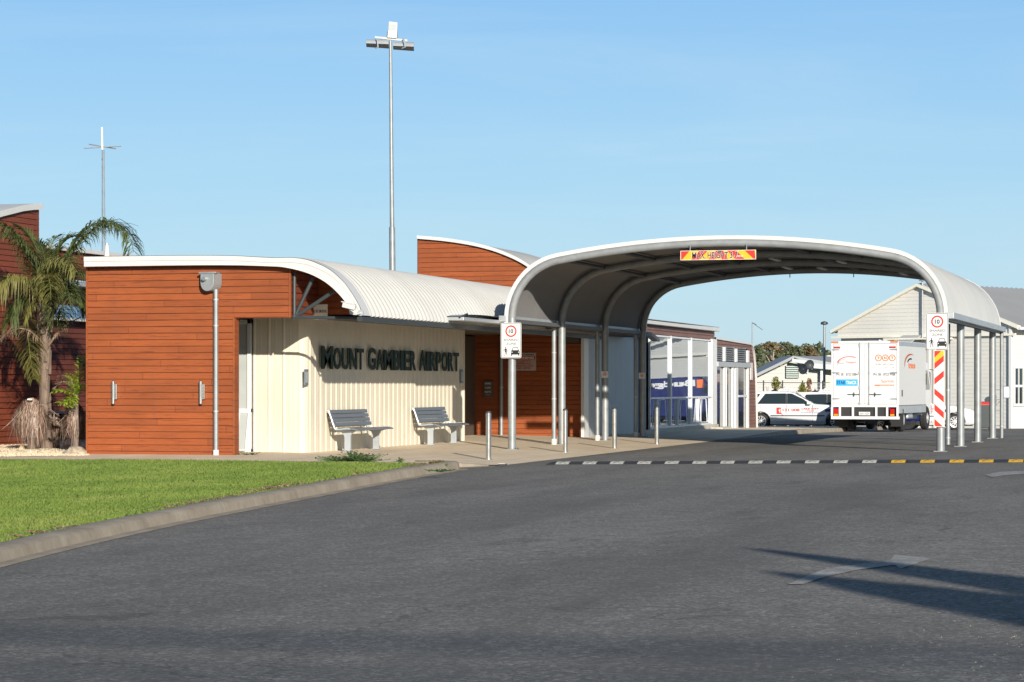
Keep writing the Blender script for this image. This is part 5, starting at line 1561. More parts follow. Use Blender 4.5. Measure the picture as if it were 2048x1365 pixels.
def make_taxi(label, location, rz, decals=True):
    t = thing('taxi', label, 'taxi', location, rz)
    bot = [(3.45,.20)] + archp(2.92,.375) + [(2.45,.19),(.45,.19)] + archp(0,.375) + [(-.5,.24)]
    low = LOW + HOOD + bot
    WD = .91
    n = len(low); mb = MB()
    def wl(z): return WD - .07*max(0, (.42-z)/.22)**1.2 - .035*max(0, (z-.78)/.2)
    for s in (-1, 1):
        # side skin in two bands so that it bulges a little
        mb.add([(x, s*wl(z), z) for x, z in low], [list(range(n)) if s > 0 else list(range(n))[::-1]])
    L0 = [(x, -wl(z), z) for x, z in low]; R0 = [(x, wl(z), z) for x, z in low]
    o_ = len(mb.v); mb.v += L0 + R0
    for i in range(n):
        j = (i+1) % n
        if low[i] == (-1.10,.97): continue
        mb.f.append([o_+i, o_+j, o_+n+j, o_+n+i]); mb.m.append(0)
    # nose rounding is done by the bevel
    body = mb.build('body', M['paint_white'], t, bevel=.045, world=False, weld=True, segs=3)
    up = [(-1.12,.965),(-1.03,1.22),(-.94,1.38),(-.80,1.45),(-.30,1.49),(.5,1.50),(1.0,1.485),(1.30,1.43),(2.14,.975)]
    def wu(z): return .872 - (z-.97)*.42
    mb = MB(); m_ = len(up)
    for s in (-1, 1): mb.add([(x, s*wu(z), z) for x, z in up], [list(range(m_))[::-1] if s > 0 else list(range(m_))])
    a = [(x,-wu(z),z) for x,z in up]; b_ = [(x,wu(z),z) for x,z in up]
    o_ = len(mb.v); mb.v += a+b_
    for i in range(m_-1): mb.f.append([o_+i+1, o_+i, o_+m_+i, o_+m_+i+1]); mb.m.append(0)
    roof = mb.build('roof', M['paint_white'], t, bevel=.035, world=False, weld=True, segs=3)
    # glass
    for s in (-1, 1):
        for pts in ([(-.93,1.0),(-.30,1.0),(-.02,1.39),(-.72,1.39),(-.86,1.28)], [(-.14,1.0),(.98,1.0),(.98,1.415),(.17,1.40)], [(1.03,1.0),(1.93,1.0),(1.66,1.19),(1.22,1.40),(1.03,1.415)]):
            mb = MB(); mb.add([(x, s*(wu(z)+.008), z) for x, z in pts], [list(range(len(pts)))[::(-1 if s > 0 else 1)]])
            mb.build('side_window', M['car_glass'], t, world=False)
        mb = MB(); mb.box(.985, 1.025, s*(wu(1.2)+.0)-.02, s*(wu(1.2))+.02, 1.0, 1.4); mb.v = [(x, s*(wu(z)+ (.010 if abs(y) > abs(wu(1.2)) else -.01)), z) for x,y,z in mb.v]; mb.build('pillar', M['black'], t, world=False)
        # door lines
        mb = MB()
        for x in (-.02, 1.0, 2.02): mb.box(x-.005, x+.005, s*.905-.012, s*.905+.012, .30, .96)
        mb.build('door_seam', M['black'], t, world=False)
        mb = MB(); mb.box(-.02+.40, 2.5, s*.915-.012, s*.915+.012, .515, .56); mb.build('rub_strip', M['black'], t, world=False)
        for x in (.12, 1.16): MB().box(x, x+.17, s*.905-.02, s*.905+.035, .80, .83).build('door_handle', M['paint_white'], t, world=False, bevel=.006)
        MB().box(1.80, 1.98, s*1.0-.09, s*1.0+.09, .98, 1.10).build('mirror', M['paint_white'], t, world=False, bevel=.03)
        mb = MB(); mb.prism([(3.28,.62),(3.70,.58),(3.66,.70),(3.42,.80),(3.22,.80)], lambda p: (p[0], s*.80, p[1]), lambda p: (p[0]-.02, s*(.885+.0), p[1])); mb.build('headlight', M['head_lens'], t, world=False, bevel=.01)
        mb = MB(); mb.box(-1.175,-.98, s*.80-.09, s*.80+.085, .70, .93); mb.build('tail_light', M['tail_red'], t, world=False, bevel=.01)
    mb = MB(); mb.add([(1.34,-.62,1.425),(2.10,-.78,1.01),(2.10,.78,1.01),(1.34,.62,1.425)], [(0,1,2,3)]); mb.v = [(x+.012,y,z+.02) for x,y,z in mb.v]; mb.build('windscreen', M['screen_glass'], t, world=False)
    mb = MB(); mb.add([(-.955,-.60,1.37),(-1.10,-.74,1.03),(-1.10,.74,1.03),(-.955,.60,1.37)], [(3,2,1,0)]); mb.v = [(x-.025,y,z+.005) for x,y,z in mb.v]; mb.build('rear_screen', M['car_glass'], t, world=False)
    MB().box(3.70,3.865,-.75,.75,.27,.36).build('bumper_intake', M['black'], t, world=False, bevel=.01)
    MB().box(3.55,3.82,-.42,.42,.55,.68).build('grille', M['black'], t, world=False, bevel=.01)
    MB().box(-1.1,3.6,-.70,.70,.16,.40).build('underbody', M['cav'], t, world=False)
    for x in (0, 2.92):
        for s in (-1, 1): wheel(t, x, s*.80, .32, .325, .22, s)
    # roof lamp and aerial
    mb = MB(); mb.lathe([(.001,.20),(.06,.19),(.10,.15),(.105,.12)], (.95,0,1.49), 'z', 18); mb.prism([(.62,1.50),(1.28,1.50),(1.20,1.60),(.72,1.60)], lambda p: (p[0],-.14,p[1]), lambda p: (p[0],.14,p[1])); mb.build('roof_lamp', M['sign_white'], t, world=False, bevel=.012)
    mb = MB(); text_fit(mb, 'TAXI', .80, 1.12, 1.53, 1.575, 0, axes=lambda a, b, z: (a, -.143, z), bold=.03); mb.build('lamp_lettering', M['sign_red'], t, world=False)
    MB().lathe([(.14,0),(.12,.03),(.03,.07),(.004,.16)], (.50,-.2,1.495), 'z', 12).build('aerial_base', M['black'], t, world=False, smooth=True)
    if decals:
        S = lambda a, b, z: (a, -.918, z)
        mb = MB(); mb.prism([(.62,.60),(.86,.60),(.74,.66),(.70,.76),(.80,.86),(.62,.86)], lambda p: S(p[0],0,p[1]), lambda p: (p[0],-.91,p[1])); 
        ring(mb, .98, .74, .20, .225, 0, a0=150, a1=300, axes=S)
        text_fit(mb, '131 008', .86, 1.52, .71, .82, 0, axes=S, bold=.03); mb.build('phone_decal', M['sign_red'], t, world=False)
        mb = MB(); text_fit(mb, 'LAKE CITY', 1.60, 2.28, .78, .85, 0, axes=S, bold=.03); text_fit(mb, 'TAXIS', 1.80, 2.08, .70, .755, 0, axes=S, bold=.03); mb.build('name_decal', M['sign_maroon'], t, world=False)
        mb = MB(); text_fit(mb, '24 HOURS 7 DAYS', 1.55, 2.32, .64, .675, 0, axes=S, bold=.02); mb.build('small_decal', M['navy'], t, world=False)
        mb = MB(); mb.box(2.50,2.74,-.921,-.905,.70,.80); mb.build('plate_decal', M['navy'], t, world=False)
    return t
def ground_at(p): return road_z(p.x, p.y)
DT = 99.0
p = W(1524, 845, DT); p.z = ground_at(p)
tx = make_taxi('white station wagon taxi with a phone number on its door beside the glass wing', p, TH - R(9))
tx['group'] = 'white taxis'
q = Vector(p) + FW*3.3 + RT*2.0; q.z = ground_at(q)
copy_thing(tx, q, TH - R(9), 'second white taxi mostly hidden behind the front taxi, its roof lamp showing')
q = W(1956, 850, 97) - (RT*math.cos(R(6)) - FW*math.sin(R(6)))*3.86; q.z = ground_at(q)
copy_thing(tx, q, TH - R(6), 'white taxi whose nose shows between the right canopy columns')

# ---------------------------------------------------------------- delivery truck
DK = 84.0; TR_ = R(20.6)
pr_ = W(1797, 860, DK)            # right rear corner
f2 = RT*math.sin(TR_) + FW*math.cos(TR_); s2 = RT*math.cos(TR_) - FW*math.sin(TR_)
WT = 2.30
org = pr_ - s2*WT/2; org.z = ground_at(org)
tk = thing('delivery_truck', 'white box delivery truck seen from behind with two decorated rear doors', 'truck', org, TH - TR_)
# local: x right, y forward, z up; rear face at y = 0
top = 3.07; fl = .89; LB = 4.6
MB().box(-WT/2, WT/2, .03, LB, fl, top).build('cargo_box', M['paint_white'], tk, world=False, bevel=.02)
mb = MB()
for a, b_, c, d in ((-WT/2,-WT/2+.07,fl-.05,top),(WT/2-.07,WT/2,fl-.05,top),(-WT/2+.07,WT/2-.07,top-.09,top),(-WT/2+.07,WT/2-.07,fl-.05,fl+.05)): mb.box(a, b_, -.02, .028, c, d)
mb.build('rear_frame', M['paint_white'], tk, world=False, bevel=.008)
M['truck_side'] = plain('pale_grey_box_side', (.62,.62,.61), .35, var=.02)
mb = MB(); mb.box(WT/2+.002, WT/2+.012, .06, LB-.02, fl+.02, top-.16); mb.build('side_panel', M['truck_side'], tk, world=False)
MB().box(WT/2+.0, WT/2+.02, .02, LB, top-.15, top-.02).build('side_rail', M['galv_light'], tk, world=False)
MB().box(WT/2-.05, WT/2+.015, .10, LB, fl-.26, fl-.01).build('side_skirt', M['galv_light'], tk, world=False)
for s, x0, x1 in ((-1, -WT/2+.08, -.005), (1, .005, WT/2-.08)):
    dr = MB().box(x0, x1, -.012, .026, fl+.06, top-.10).build('rear_door', M['paint_white'], tk, world=False, bevel=.006)
    for z in (1.12, 2.0, 2.78):
        MB().prism([(0,-.018),(.20,-.012),(.28,0),(.20,.02),(0,.026)], lambda p: (s*(WT/2-.04) - s*p[0], -.035, z+p[1]), lambda p: (s*(WT/2-.04) - s*p[0], -.013, z+p[1])).build('hinge', M['galv'], dr, world=False)
    xr = s*.16
    mb = MB(); mb.tube([(xr, -.04, fl+.02), (xr, -.04, top-.04)], .014, 8); mb.build('lock_rod', M['galv'], dr, world=False, smooth=True)
    mb = MB()
    for z in (fl+.08, 1.5, 2.0, top-.15): mb.box(xr-.03, xr+.03, -.05, -.012, z-.05, z+.05)
    mb.build('rod_guide', M['galv_light'], dr, world=False, bevel=.004)
    mb = MB(); mb.tube([(xr, -.05, 1.27), (xr+s*.42, -.055, 1.27)], .012, 6); mb.obox((xr+s*.2,-.055,1.27), (.015,0,0),(0,.008,0),(0,0,.07)); mb.build('lock_handle', M['dark_steel'], dr, world=False)
    MB().box(s*.95-.11, s*.95+.11, -.03, -.013, 2.83, 2.89).build('reflector', M['sign_maroon'], dr, world=False)
    MB().box(s*1.02-.13, s*1.02+.12, -.045, -.021, top-.055, top-.005).build('marker_light', M['orange'], tk, world=False)
A_ = lambda a, b_, z: (a, -.0145, z)
mb = MB()
for k in range(3):
    cx = .47+.235*k; ring(mb, cx, 2.50, .085, .115, 0, axes=A_, n=24)
    text_fit(mb, 'TNT'[k], cx-.045, cx+.045, 2.455, 2.545, 0, axes=A_, bold=.06)
mb.build('ring_logo', M['orange'], bpy.data.objects['rear_door.001'], world=False)
RD = bpy.data.objects['rear_door.001']; LD = bpy.data.objects['rear_door']
mb = MB(); text_fit(mb, 'SURE WE CAN.', .37, 1.0, 2.25, 2.31, 0, axes=A_, bold=0); ring(mb, .85, 2.02, .17, .18, 0, axes=A_, a0=50, a1=130, sx=1.6); mb.build('slogan', M['grey_slat'], RD, world=False)
mb = MB(); text_fit(mb, 'PH. 08 - 8723 9988', .30, 1.04, 1.90, 1.99, 0, axes=A_, bold=.01); mb.build('phone_lettering', M['sign_black'], RD, world=False)
mb = MB(); text_fit(mb, 'PH. 08 - 8723 0884', -.98, -.24, 1.90, 1.99, 0, axes=A_, bold=.01); mb.build('phone_lettering', M['sign_black'], LD, world=False)
mb = MB(); mb.box(.34,1.0,-.016,-.0135,1.555,1.60); text_fit(mb, 'Sprint', .56, 1.0, 1.64, 1.77, 0, axes=A_, bold=.01); mb.build('stripe_logo', M['orange'], RD, world=False)
mb = MB(); text_fit(mb, 'couriers', .52, .98, 1.562, 1.593, 0, axes=lambda a,b_,z:(a,-.018,z), bold=.01); mb.build('stripe_lettering', M['sign_white'], RD, world=False)
mb = MB(); mb.box(-.99,-.24,-.016,-.0135,1.56,1.78); mb.build('logo_panel', M['blue_print'], LD, world=False)
mb = MB(); text_fit(mb, 'STAR', -.96,-.66, 1.61, 1.73, 0, axes=lambda a,b_,z:(a,-.018,z), bold=.03); mb.build('panel_lettering', M['navy'], LD, world=False)
mb = MB(); text_fit(mb, 'TRACK', -.64,-.27, 1.61, 1.73, 0, axes=lambda a,b_,z:(a,-.018,z), bold=.03); mb.build('panel_lettering', M['sign_white'], LD, world=False)
mb = MB(); text_fit(mb, 'Transport', -.66,-.28, 2.30, 2.40, 0, axes=A_, bold=.01)
ring(mb, -.52, 2.30, .235, .26, 0, axes=A_, a0=60, a1=170, sx=1.7); mb.build('swoosh_logo', M['sign_red'], LD, world=False)
mb = MB(); text_fit(mb, 'Limestone', -.90,-.69, 2.31, 2.36, 0, axes=A_, bold=0.01); ring(mb, -.62, 2.26, .20, .212, 0, axes=A_, a0=100, a1=180, sx=1.5); mb.build('swoosh_lettering', M['sign_grey'], LD, world=False)
B_ = lambda a, b_, z: (WT/2+.0135, a, z)
mb = MB()
P = []
for k in range(15):
    a = R(60+140*k/14); w_ = .17*math.sin(math.pi*k/14)**.7+.01
    P.append([B_(1.95+1.05*math.cos(a)*r_, 0, 2.30+.36*math.sin(a)*r_) for r_ in (1-w_, 1)])
mb.grid(P); mb.grid([r[::-1] for r in P])
text_fit(mb, 'trans', 1.55, 2.75, 2.15, 2.36, 0, axes=B_, bold=.05); mb.build('side_swoosh', M['orange'], tk, world=False)
mb = MB(); P = []
for k in range(9):
    a = R(70+90*k/8); P.append([B_(1.95+.62*math.cos(a)*r_, 0, 2.30+.21*math.sin(a)*r_) for r_ in (.75, 1)])
mb.grid(P); mb.grid([r[::-1] for r in P]); mb.build('side_mark', M['sign_black'], tk, world=False)
MB().box(WT/2+.01, WT/2+.016, .45, .62, 1.20, 1.42).build('side_vent', M['dark_steel'], tk, world=False)
# under-run bumper frame with lamps and number plate
mb = MB()
mb.box(-WT/2+.0, WT/2+.04, -.06, .02, .43, .53); 
for x in (-WT/2+.03, -WT/2+.30, -.40, .40, WT/2-.38, WT/2-.03): mb.box(x-.035, x+.035, -.055, .015, .53, fl-.05)
mb.build('rear_bumper', M['paint_white'], tk, world=False, bevel=.006)
for x in (-WT/2+.165, WT/2-.205):
    MB().box(x-.075, x+.075, -.05, .0, .62, fl-.10).build('tail_light', M['tail_red'], tk, world=False, bevel=.01)
    MB().box(x-.07, x+.07, -.052, -.002, .545, .61).build('indicator', M['amber'], tk, world=False, bevel=.01)
MB().box(-WT/2+.3, WT/2-.3, .04, .2, .5, fl-.05).build('bumper_backing', M['cav'], tk, world=False)
pl = MB().box(-.19, .19, -.05, -.03, .565, .68).build('number_plate', M['sign_white'], tk, world=False)
mb = MB(); text_fit(mb, 'S631 AZP', -.16, .16, .59, .655, 0, axes=lambda a,b_,z:(a,-.052,z), bold=.02); mb.build('plate_lettering', M['sign_grey'], pl, world=False)
mb = MB()
for x in (-.42, .42): mb.box(x-.05, x+.05, .2, 6.2, .50, .72)
for y in (.4, 1.9, 3.2, 4.2): mb.box(-.9, .9, y, y+.1, .72, .86)
mb.build('chassis', M['dark_steel'], tk, world=False)
mb = MB(); mb.tube([(-.9,1.15,.43),(.9,1.15,.43)], .09, 10); mb.lathe([(.001,-.2),(.17,-.16),(.2,0),(.17,.16),(.001,.2)], (0,1.15,.43), 'x', 14); mb.build('axle', M['dark_steel'], tk, world=False, smooth=True)
for s in (-1, 1):
    for xo in (.0, .26): wheel_ = MB().lathe([(.20,-.11),(.38,-.11),(.42,-.07),(.42,.07),(.38,.11),(.20,.11)], (s*(.98-xo),1.15,.42), 'x', 26).build('wheel', M['rubber'], tk, world=False, smooth=True)
    MB().lathe([(.001,s*.02),(.10,s*.02),(.17,s*.09),(.23,s*.10)], (s*.98,1.15,.42), 'x', 20).build('rim', M['chrome_rim'], wheel_, world=False, smooth=True)
    w2 = MB().lathe([(.20,-.11),(.38,-.11),(.42,-.07),(.42,.07),(.38,.11),(.20,.11)], (s*.98,5.3,.42), 'x', 26).build('wheel', M['rubber'], tk, world=False, smooth=True)
    MB().lathe([(.001,s*.14),(.09,s*.14),(.15,s*.06),(.23,s*.10)], (s*.98,5.3,.42), 'x', 20).build('rim', M['chrome_rim'], w2, world=False, smooth=True)
    MB().box(s*.95-.24, s*.95+.24, .62, .65, .18, .78).build('mud_flap', M['rubber'], tk, world=False)
MB().box(.55, 1.05, 2.1, 2.9, .42, .80).build('fuel_tank', M['galv_light'], tk, world=False, bevel=.06)
MB().box(.60, 1.0, 3.2, 3.9, .40, .75).build('battery_box', M['dark_steel'], tk, world=False, bevel=.02)
mb = MB()
cab = [(4.75,.62),(4.75,2.28),(4.95,2.42),(5.75,2.40),(6.05,2.05),(6.35,1.40),(6.40,.55),(5.82,.5)] + [(5.3+.50*math.cos(R(a)), .42+.50*math.sin(R(a))) for a in range(10, 175, 20)]
mb.prism(cab, lambda p: (-1.0, p[0], p[1]), lambda p: (1.0, p[0], p[1])); mb.build('cab', M['paint_white'], tk, world=False, bevel=.05)
for s in (-1, 1):
    mb = MB(); mb.prism([(5.05,1.42),(5.05,2.12),(5.72,2.10),(6.12,1.50),(6.10,1.42)], lambda p: (s*1.006, p[0], p[1]), lambda p: (s*.99, p[0], p[1])); mb.build('cab_window', M['car_glass'], tk, world=False)
    mb = MB(); mb.tube([(s*1.0,6.05,2.15),(s*1.22,6.15,2.1),(s*1.22,6.15,1.5)], .014, 6); mb.box(s*1.22-.08, s*1.22+.08, 6.12, 6.2, 1.6, 2.0); mb.build('mirror', M['black'], tk, world=False)
mb = MB(); mb.add([(-.9,6.065,2.08),(.9,6.065,2.08),(.92,6.37,1.42),(-.92,6.37,1.42)], [(3,2,1,0)]); mb.build('windscreen', M['screen_glass'], tk, world=False)

# ---------------------------------------------------------------- hidden blue hire van (seen mirrored in the windows)
M['van_blue'] = plain('blue_van_paint', (.008,.016,.11), .3, var=.05)
vx, vy = 3.9, 44.7
t = thing('hire_van', 'dark blue hire van seen mirrored in the glass wing windows', 'van', (vx, vy, road_z(vx, vy)), R(90))
mb = MB(); pf_ = [(0,.35),(0,2.2),(.1,2.3),(2.4,2.3),(2.5,2.05),(2.9,1.45),(3.4,1.2),(3.5,.5),(3.4,.3)]
mb.prism(pf_, lambda p: (0, p[0], p[1]), lambda p: (1.75, p[0], p[1])); mb.build('body', M['van_blue'], t, world=False, bevel=.06)
C_ = lambda a, b_, z: (-.004, 2.9-a, z)
mb = MB(); text_fit(mb, 'Budget', .75, 2.5, 1.75, 2.15, 0, axes=C_, bold=.04); mb.build('lettering', M['sign_white'], t, world=False)
mb = MB(); mb.prism([(.45,1.75),(.68,1.75),(.68,2.15),(.45,2.15)], lambda p: C_(p[0],0,p[1]), lambda p: (-.001, 2.9-p[0], p[1])); mb.build('logo_mark', M['orange'], t, world=False)
for y in (.7, 3.1):
    for x in (.12, 1.63): MB().lathe([(.15,-.1),(.30,-.1),(.33,0),(.30,.1),(.15,.1)], (x,y,.33), 'x', 20).build('wheel', M['rubber'], t, world=False, smooth=True)
MB().box(-.005, 1.755, 2.45, 2.85, 1.48, 1.85).build('cab_window', M['car_glass'], t, world=False)

# ================================================================== big corrugated hangar
PR = W(2021, 800, 107.5); PL = W(1676, 800, 114.0)
PR.z = PL.z = 0; g_ = (PL-PR); WG = g_.length; g_.normalize(); r_ = Vector((-g_.y, g_.x, 0))
if r_.dot(RT) < 0: r_ = -r_
ze = H + 120/F*107.5; zel = H + 108/F*114; zapx = H + 197/F*111.0; zg_ = fall(PR.y)
hg = thing('hangar', 'large pale corrugated hangar with grey gabled roof behind the truck and canopy', 'hangar', (PR.x, PR.y, zg_))
M['hangar_wall'] = plain('cream_weatherboard', (.66,.65,.61), .55, var=.05, sc_=.6, dirt=.1)
M['hangar_roof'] = plain('grey_hangar_roof', (.33,.34,.35), .5, metal=.15, var=.05, sc_=.4)
def HP(s, d, z): q = PR + g_*s + r_*d; return (q.x, q.y, z)
def s_px(px):
    k = (px-1024)/F; a = PR - Vector((CU, CV, 0)); 
    return -(a.dot(RT) - k*a.dot(FW))/(g_.dot(RT) - k*g_.dot(FW))
def boards(mb, f, s0, s1, z0, topf, pitch=.17, depth=.013, seg=24):
    n = seg; ss = [s0+(s1-s0)*i/n for i in range(n+1)]; z = z0; zm = max(topf(s) for s in ss)
    while z < zm:
        r0, r1, r2 = [], [], []
        for s in ss:
            t_ = topf(s); a, b_ = min(z, t_), min(z+pitch, t_)
            r0.append(f(s, -depth, a)); r1.append(f(s, 0, b_)); r2.append(f(s, -depth, b_))
        mb.grid([r0, r1]); mb.grid([r1, r2]); z += pitch
SA = WG*.515
gt = lambda s: (ze + (zapx-ze)*s/SA) if s < SA else (zel + (zapx-zel)*(WG-s)/(WG-SA))
mb = MB(); boards(mb, lambda s, d, z: HP(s, d, z), 0, WG, ze-.38, gt, seg=40); mb.build('gable_wall', M['hangar_wall'], hg)
mb = MB(); boards(mb, lambda s, d, z: HP(s, d+.06, z), 0, s_px(1897), zg_-.2, lambda s: ze-.38, seg=6); mb.build('front_wall', M['hangar_wall'], hg)
mb = MB(); P = []; s = s_px(1897)
while s < s_px(1756): P.append([HP(s, .06-.03*(math.sin(2*math.pi*s/.30) > 0), zg_-.2), HP(s, .06-.03*(math.sin(2*math.pi*s/.30) > 0), ze-.38)]); s += .05
mb.grid(P); mb.build('sliding_door', M['hangar_wall'], hg)
mb = MB(); boards(mb, lambda s, d, z: HP(s, d+.10, z), s_px(1756), WG-.1, zg_-.2, lambda s: ze-.40, pitch=.2, seg=6); mb.build('side_door', M['hangar_wall'], hg)
mb = MB()
def beam(a, b_, w, h): 
    a, b_ = Vector(a), Vector(b_); m_ = (b_-a)/2; mb.obox((a+b_)/2, m_, r_*w, Vector((0,0,h)))
beam(HP(-.3,-.06,ze-.42), HP(WG+.3,-.06,ze-.42), .05, .05); mb.build('eave_beam', M['sign_cream'], hg)
mb = MB(); beam(HP(-.5,-.10,gt(0)-.12), HP(SA,-.10,zapx+.05), .12, .07); mb.build('barge_board', M['sign_cream'], hg)
mb = MB(); beam(HP(WG+.3,-.10,gt(WG)-.06), HP(SA,-.10,zapx+.05), .12, .07); mb.build('barge_board', M['sign_cream'], hg)
LG = 26
ov = .5; zo = ze-(zapx-ze)/(WG/2)*ov
def rib_roof(s0, z0, s1, z1):
    mb = MB(); P = []; d = -.22
    while d < LG: P.append([HP(s0, d, z0+.03*math.sin(2*math.pi*d/.4)), HP(s1, d, z1+.03*math.sin(2*math.pi*d/.4))]); d += .1
    mb.grid(P); mb.build('roof', M['hangar_roof'], hg, smooth='all')
rib_roof(-ov, zo+.08, SA, zapx+.12); rib_roof(WG+.35, zel-.08, SA, zapx+.12)
mb = MB(); boards(mb, lambda s, d, z: (PR + r_*s + g_*(-.0 - d*-1)*1.0).to_tuple()[:2] + (z,), 0, LG, zg_-.2, lambda s: ze, pitch=.19, seg=20); mb.build('long_wall', M['hangar_wall'], hg)
mb = MB(); mb.obox(Vector(HP(-ov-.05, LG/2-.2, zo+.03)), r_*LG/2, g_*.08, (0,0,.06)); mb.build('gutter', M['sign_white'], hg)
# window on the long wall, corner boards
def d_long(px): # distance along r_ of the point seen at px
    k = (px-1024)/F
    best = min((abs(((PR+r_*d - Vector((CU,CV,0))).dot(RT))/((PR+r_*d - Vector((CU,CV,0))).dot(FW)) - k), d) for d in [i*.02 for i in range(800)]); return best[1]
d0, d1 = d_long(2026), d_long(2062)
Dn = 107.8; zw1, zw0_ = H+35/F*Dn, H-40/F*Dn
def LP(d, off, z): q = PR + r_*d - g_*off; return Vector((q.x, q.y, z))
mb = MB()
for a, b_ in ((d0-.06,d0+.06),(d1-.06,d1+.06),((d0+d1)/2-.03,(d0+d1)/2+.03),(d0*.75+d1*.25-.02,d0*.75+d1*.25+.02)): mb.obox(LP((a+b_)/2,.04,(zw1+zw0_)/2), r_*((b_-a)/2), g_*.04, (0,0,(zw1-zw0_)/2+.05))
for z in (zw0_, (zw0_+zw1)/2, zw1): mb.obox(LP((d0+d1)/2,.04,z), r_*((d1-d0)/2), g_*.045, (0,0,.05))
w_ = mb.build('window', M['sign_white'], hg)
mb = MB(); mb.obox(LP((d0+d1)/2,.025,(zw1+zw0_)/2), r_*((d1-d0)/2), g_*.01, (0,0,(zw1-zw0_)/2)); mb.build('pane', M['car_glass'], w_)
mb = MB(); mb.obox(LP(0,.02,(ze+zg_)/2), r_*.08, g_*.06, (0,0,(ze-zg_)/2)); mb.build('corner_board', M['sign_white'], hg)
mb = MB(); mb.obox(Vector(HP(WG*.5-.05,-.35,ze-.55)), g_*1.6, r_*.4, (0,0,.04)); mb.build('door_track', M['sign_cream'], hg)
mb = MB(); mb.obox(Vector(HP(s_px(1828),-.7,ze-.62)), g_*.5 , r_*.6+Vector((0,0,.22)), (0,0,.03)); mb.build('awning', M['galv_light'], hg)
# vent pipe with lamp on the gable
q = Vector(HP(WG*.485,-.14,0))
mb = MB(); mb.tube([(q.x,q.y,ze-.6),(q.x,q.y,zapx+.25)], .04, 8); mb.build('wall_pipe', M['galv'], hg)
mb = MB(); mb.lathe([(.02,.12),(.12,.06),(.16,0)], (q.x,q.y,zapx+.22), 'z', 12); mb.build('pipe_lamp', M['galv'], hg)
# bins, fence posts
def wbin(px, D, label):
    p = W(px, 850, D); p.z = ground_at(p)
    t = thing('wheelie_bin', label, 'bin', p, TH)
    mb = MB(); lo_ = [(-.24,-.26),(.24,-.26),(.24,.26),(-.24,.26)]; hi_ = [(-.29,-.34),(.29,-.34),(.29,.34),(-.29,.34)]
    mb.add([(x,y,.06) for x,y in lo_]+[(x,y,.98) for x,y in hi_], [(3,2,1,0),(0,1,5,4),(1,2,6,5),(2,3,7,6),(3,0,4,7),(4,5,6,7)])
    mb.build('body', M['dark_steel'], t, world=False, bevel=.03)
    mb = MB(); mb.prism([(-.36,0),(.36,0),(.34,.08),(.0,.13),(-.30,.09)], lambda p: (-.31,p[0],.985+p[1]), lambda p: (.31,p[0],.985+p[1])); mb.build('lid', M['sign_red'], t, world=False, bevel=.02)
    for x in (-.24,.24): MB().lathe([(.001,-.02),(.10,-.02),(.10,.02),(.001,.02)], (x,.28,.10), 'x', 14).build('wheel', M['rubber'], t, world=False, smooth=True)
wbin(1969, 100, 'dark wheelie bin with red lid between the right canopy columns before the hangar')
t = thing('steel_gate', 'tubular steel gate standing beside the hangar corner', 'gate', W(1992,850,101))
p = t.location.copy(); gz = ground_at(p)
mb = MB()
for px in (1981, 2004): mb.tube([W(px,0,101).xy.to_3d()+Vector((0,0,gz)), W(px,0,101).xy.to_3d()+Vector((0,0,gz+1.7))], .035, 8)
for z in (.15, .75, 1.2, 1.6): mb.tube([W(1981,0,101).xy.to_3d()+Vector((0,0,gz+z)), W(2004,0,101).xy.to_3d()+Vector((0,0,gz+z))], .02, 6)
mb.tube([W(1981,0,101).xy.to_3d()+Vector((0,0,gz+.8)), W(2004,0,101).xy.to_3d()+Vector((0,0,gz+1.2))], .018, 6)
mb.build('frame', M['galv'], t, smooth=True)
bx = W(2012, 785, 106.8); t = thing('meter_box', 'small grey meter box on the hangar corner beside the window', 'meter box', bx)
MB().obox(bx+Vector((0,0,0)), RT*.14, FW*.10, (0,0,.26)).build('box', M['grey_slat'], t, bevel=.02); MB().obox(bx-FW*.11, RT*.11, FW*.008, (0,0,.2)).build('door', M['galv_light'], t)

# ================================================================== small house
DH = 134.0
hs = thing('house', 'pale weatherboard house with grey gabled roof and louvred vent behind the taxi', 'house', (W(1590,0,DH).x, W(1590,0,DH).y, fall(90)))
M['house_wall'] = plain('pale_weatherboard', (.48,.475,.45), .6, var=.05, sc_=.8)
M['mint'] = plain('mint_painted_trim', (.42,.51,.48), .45, var=.04)
M['house_roof'] = plain('blue_grey_roof', (.27,.29,.32), .55, var=.06, sc_=.5)
M['beige'] = plain('beige_panel_door', (.60,.56,.44), .5, var=.03)
sH = DH/F
def hp(px, py, dd=0): return W(px, py, DH+dd)
xs = lambda px: (px-1024)/F*DH
gz = fall(90)
def htop(px): return 720+(1590-px)*.46 if px < 1590 else 720+(px-1590)*.36
mb = MB(); boards(mb, lambda px, d, z: (W(px,0,DH-d).x, W(px,0,DH-d).y, z), 1490, 1640, gz, lambda px: H+(HOR-htop(px))/F*DH, pitch=.19, depth=-.02, seg=20); mb.build('wall', M['house_wall'], hs)
mb = MB()
def slab(a, b_, c, d, th=.12):
    v_ = [Vector(x) for x in (a,b_,c,d)]; mb.add([tuple(x) for x in v_]+[tuple(x-Vector((0,0,th))) for x in v_], [(0,1,2,3),(7,6,5,4),(0,4,5,1),(1,5,6,2),(2,6,7,3),(3,7,4,0)])
a = hp(1484,762,-.6); b_ = hp(1588,711.5,-.6); slab(a, b_, b_+FW*7, a+FW*7, .16)
mb.build('roof', M['house_roof'], hs)
mb = MB(); b2 = hp(1586,712.5,-.5); c2 = hp(1760,714,4); d2 = hp(1760,742,-.6); e2 = hp(1627,730,-.6)
slab(b2, e2, d2, c2, .05); mb.build('roof', M['house_roof'], hs)
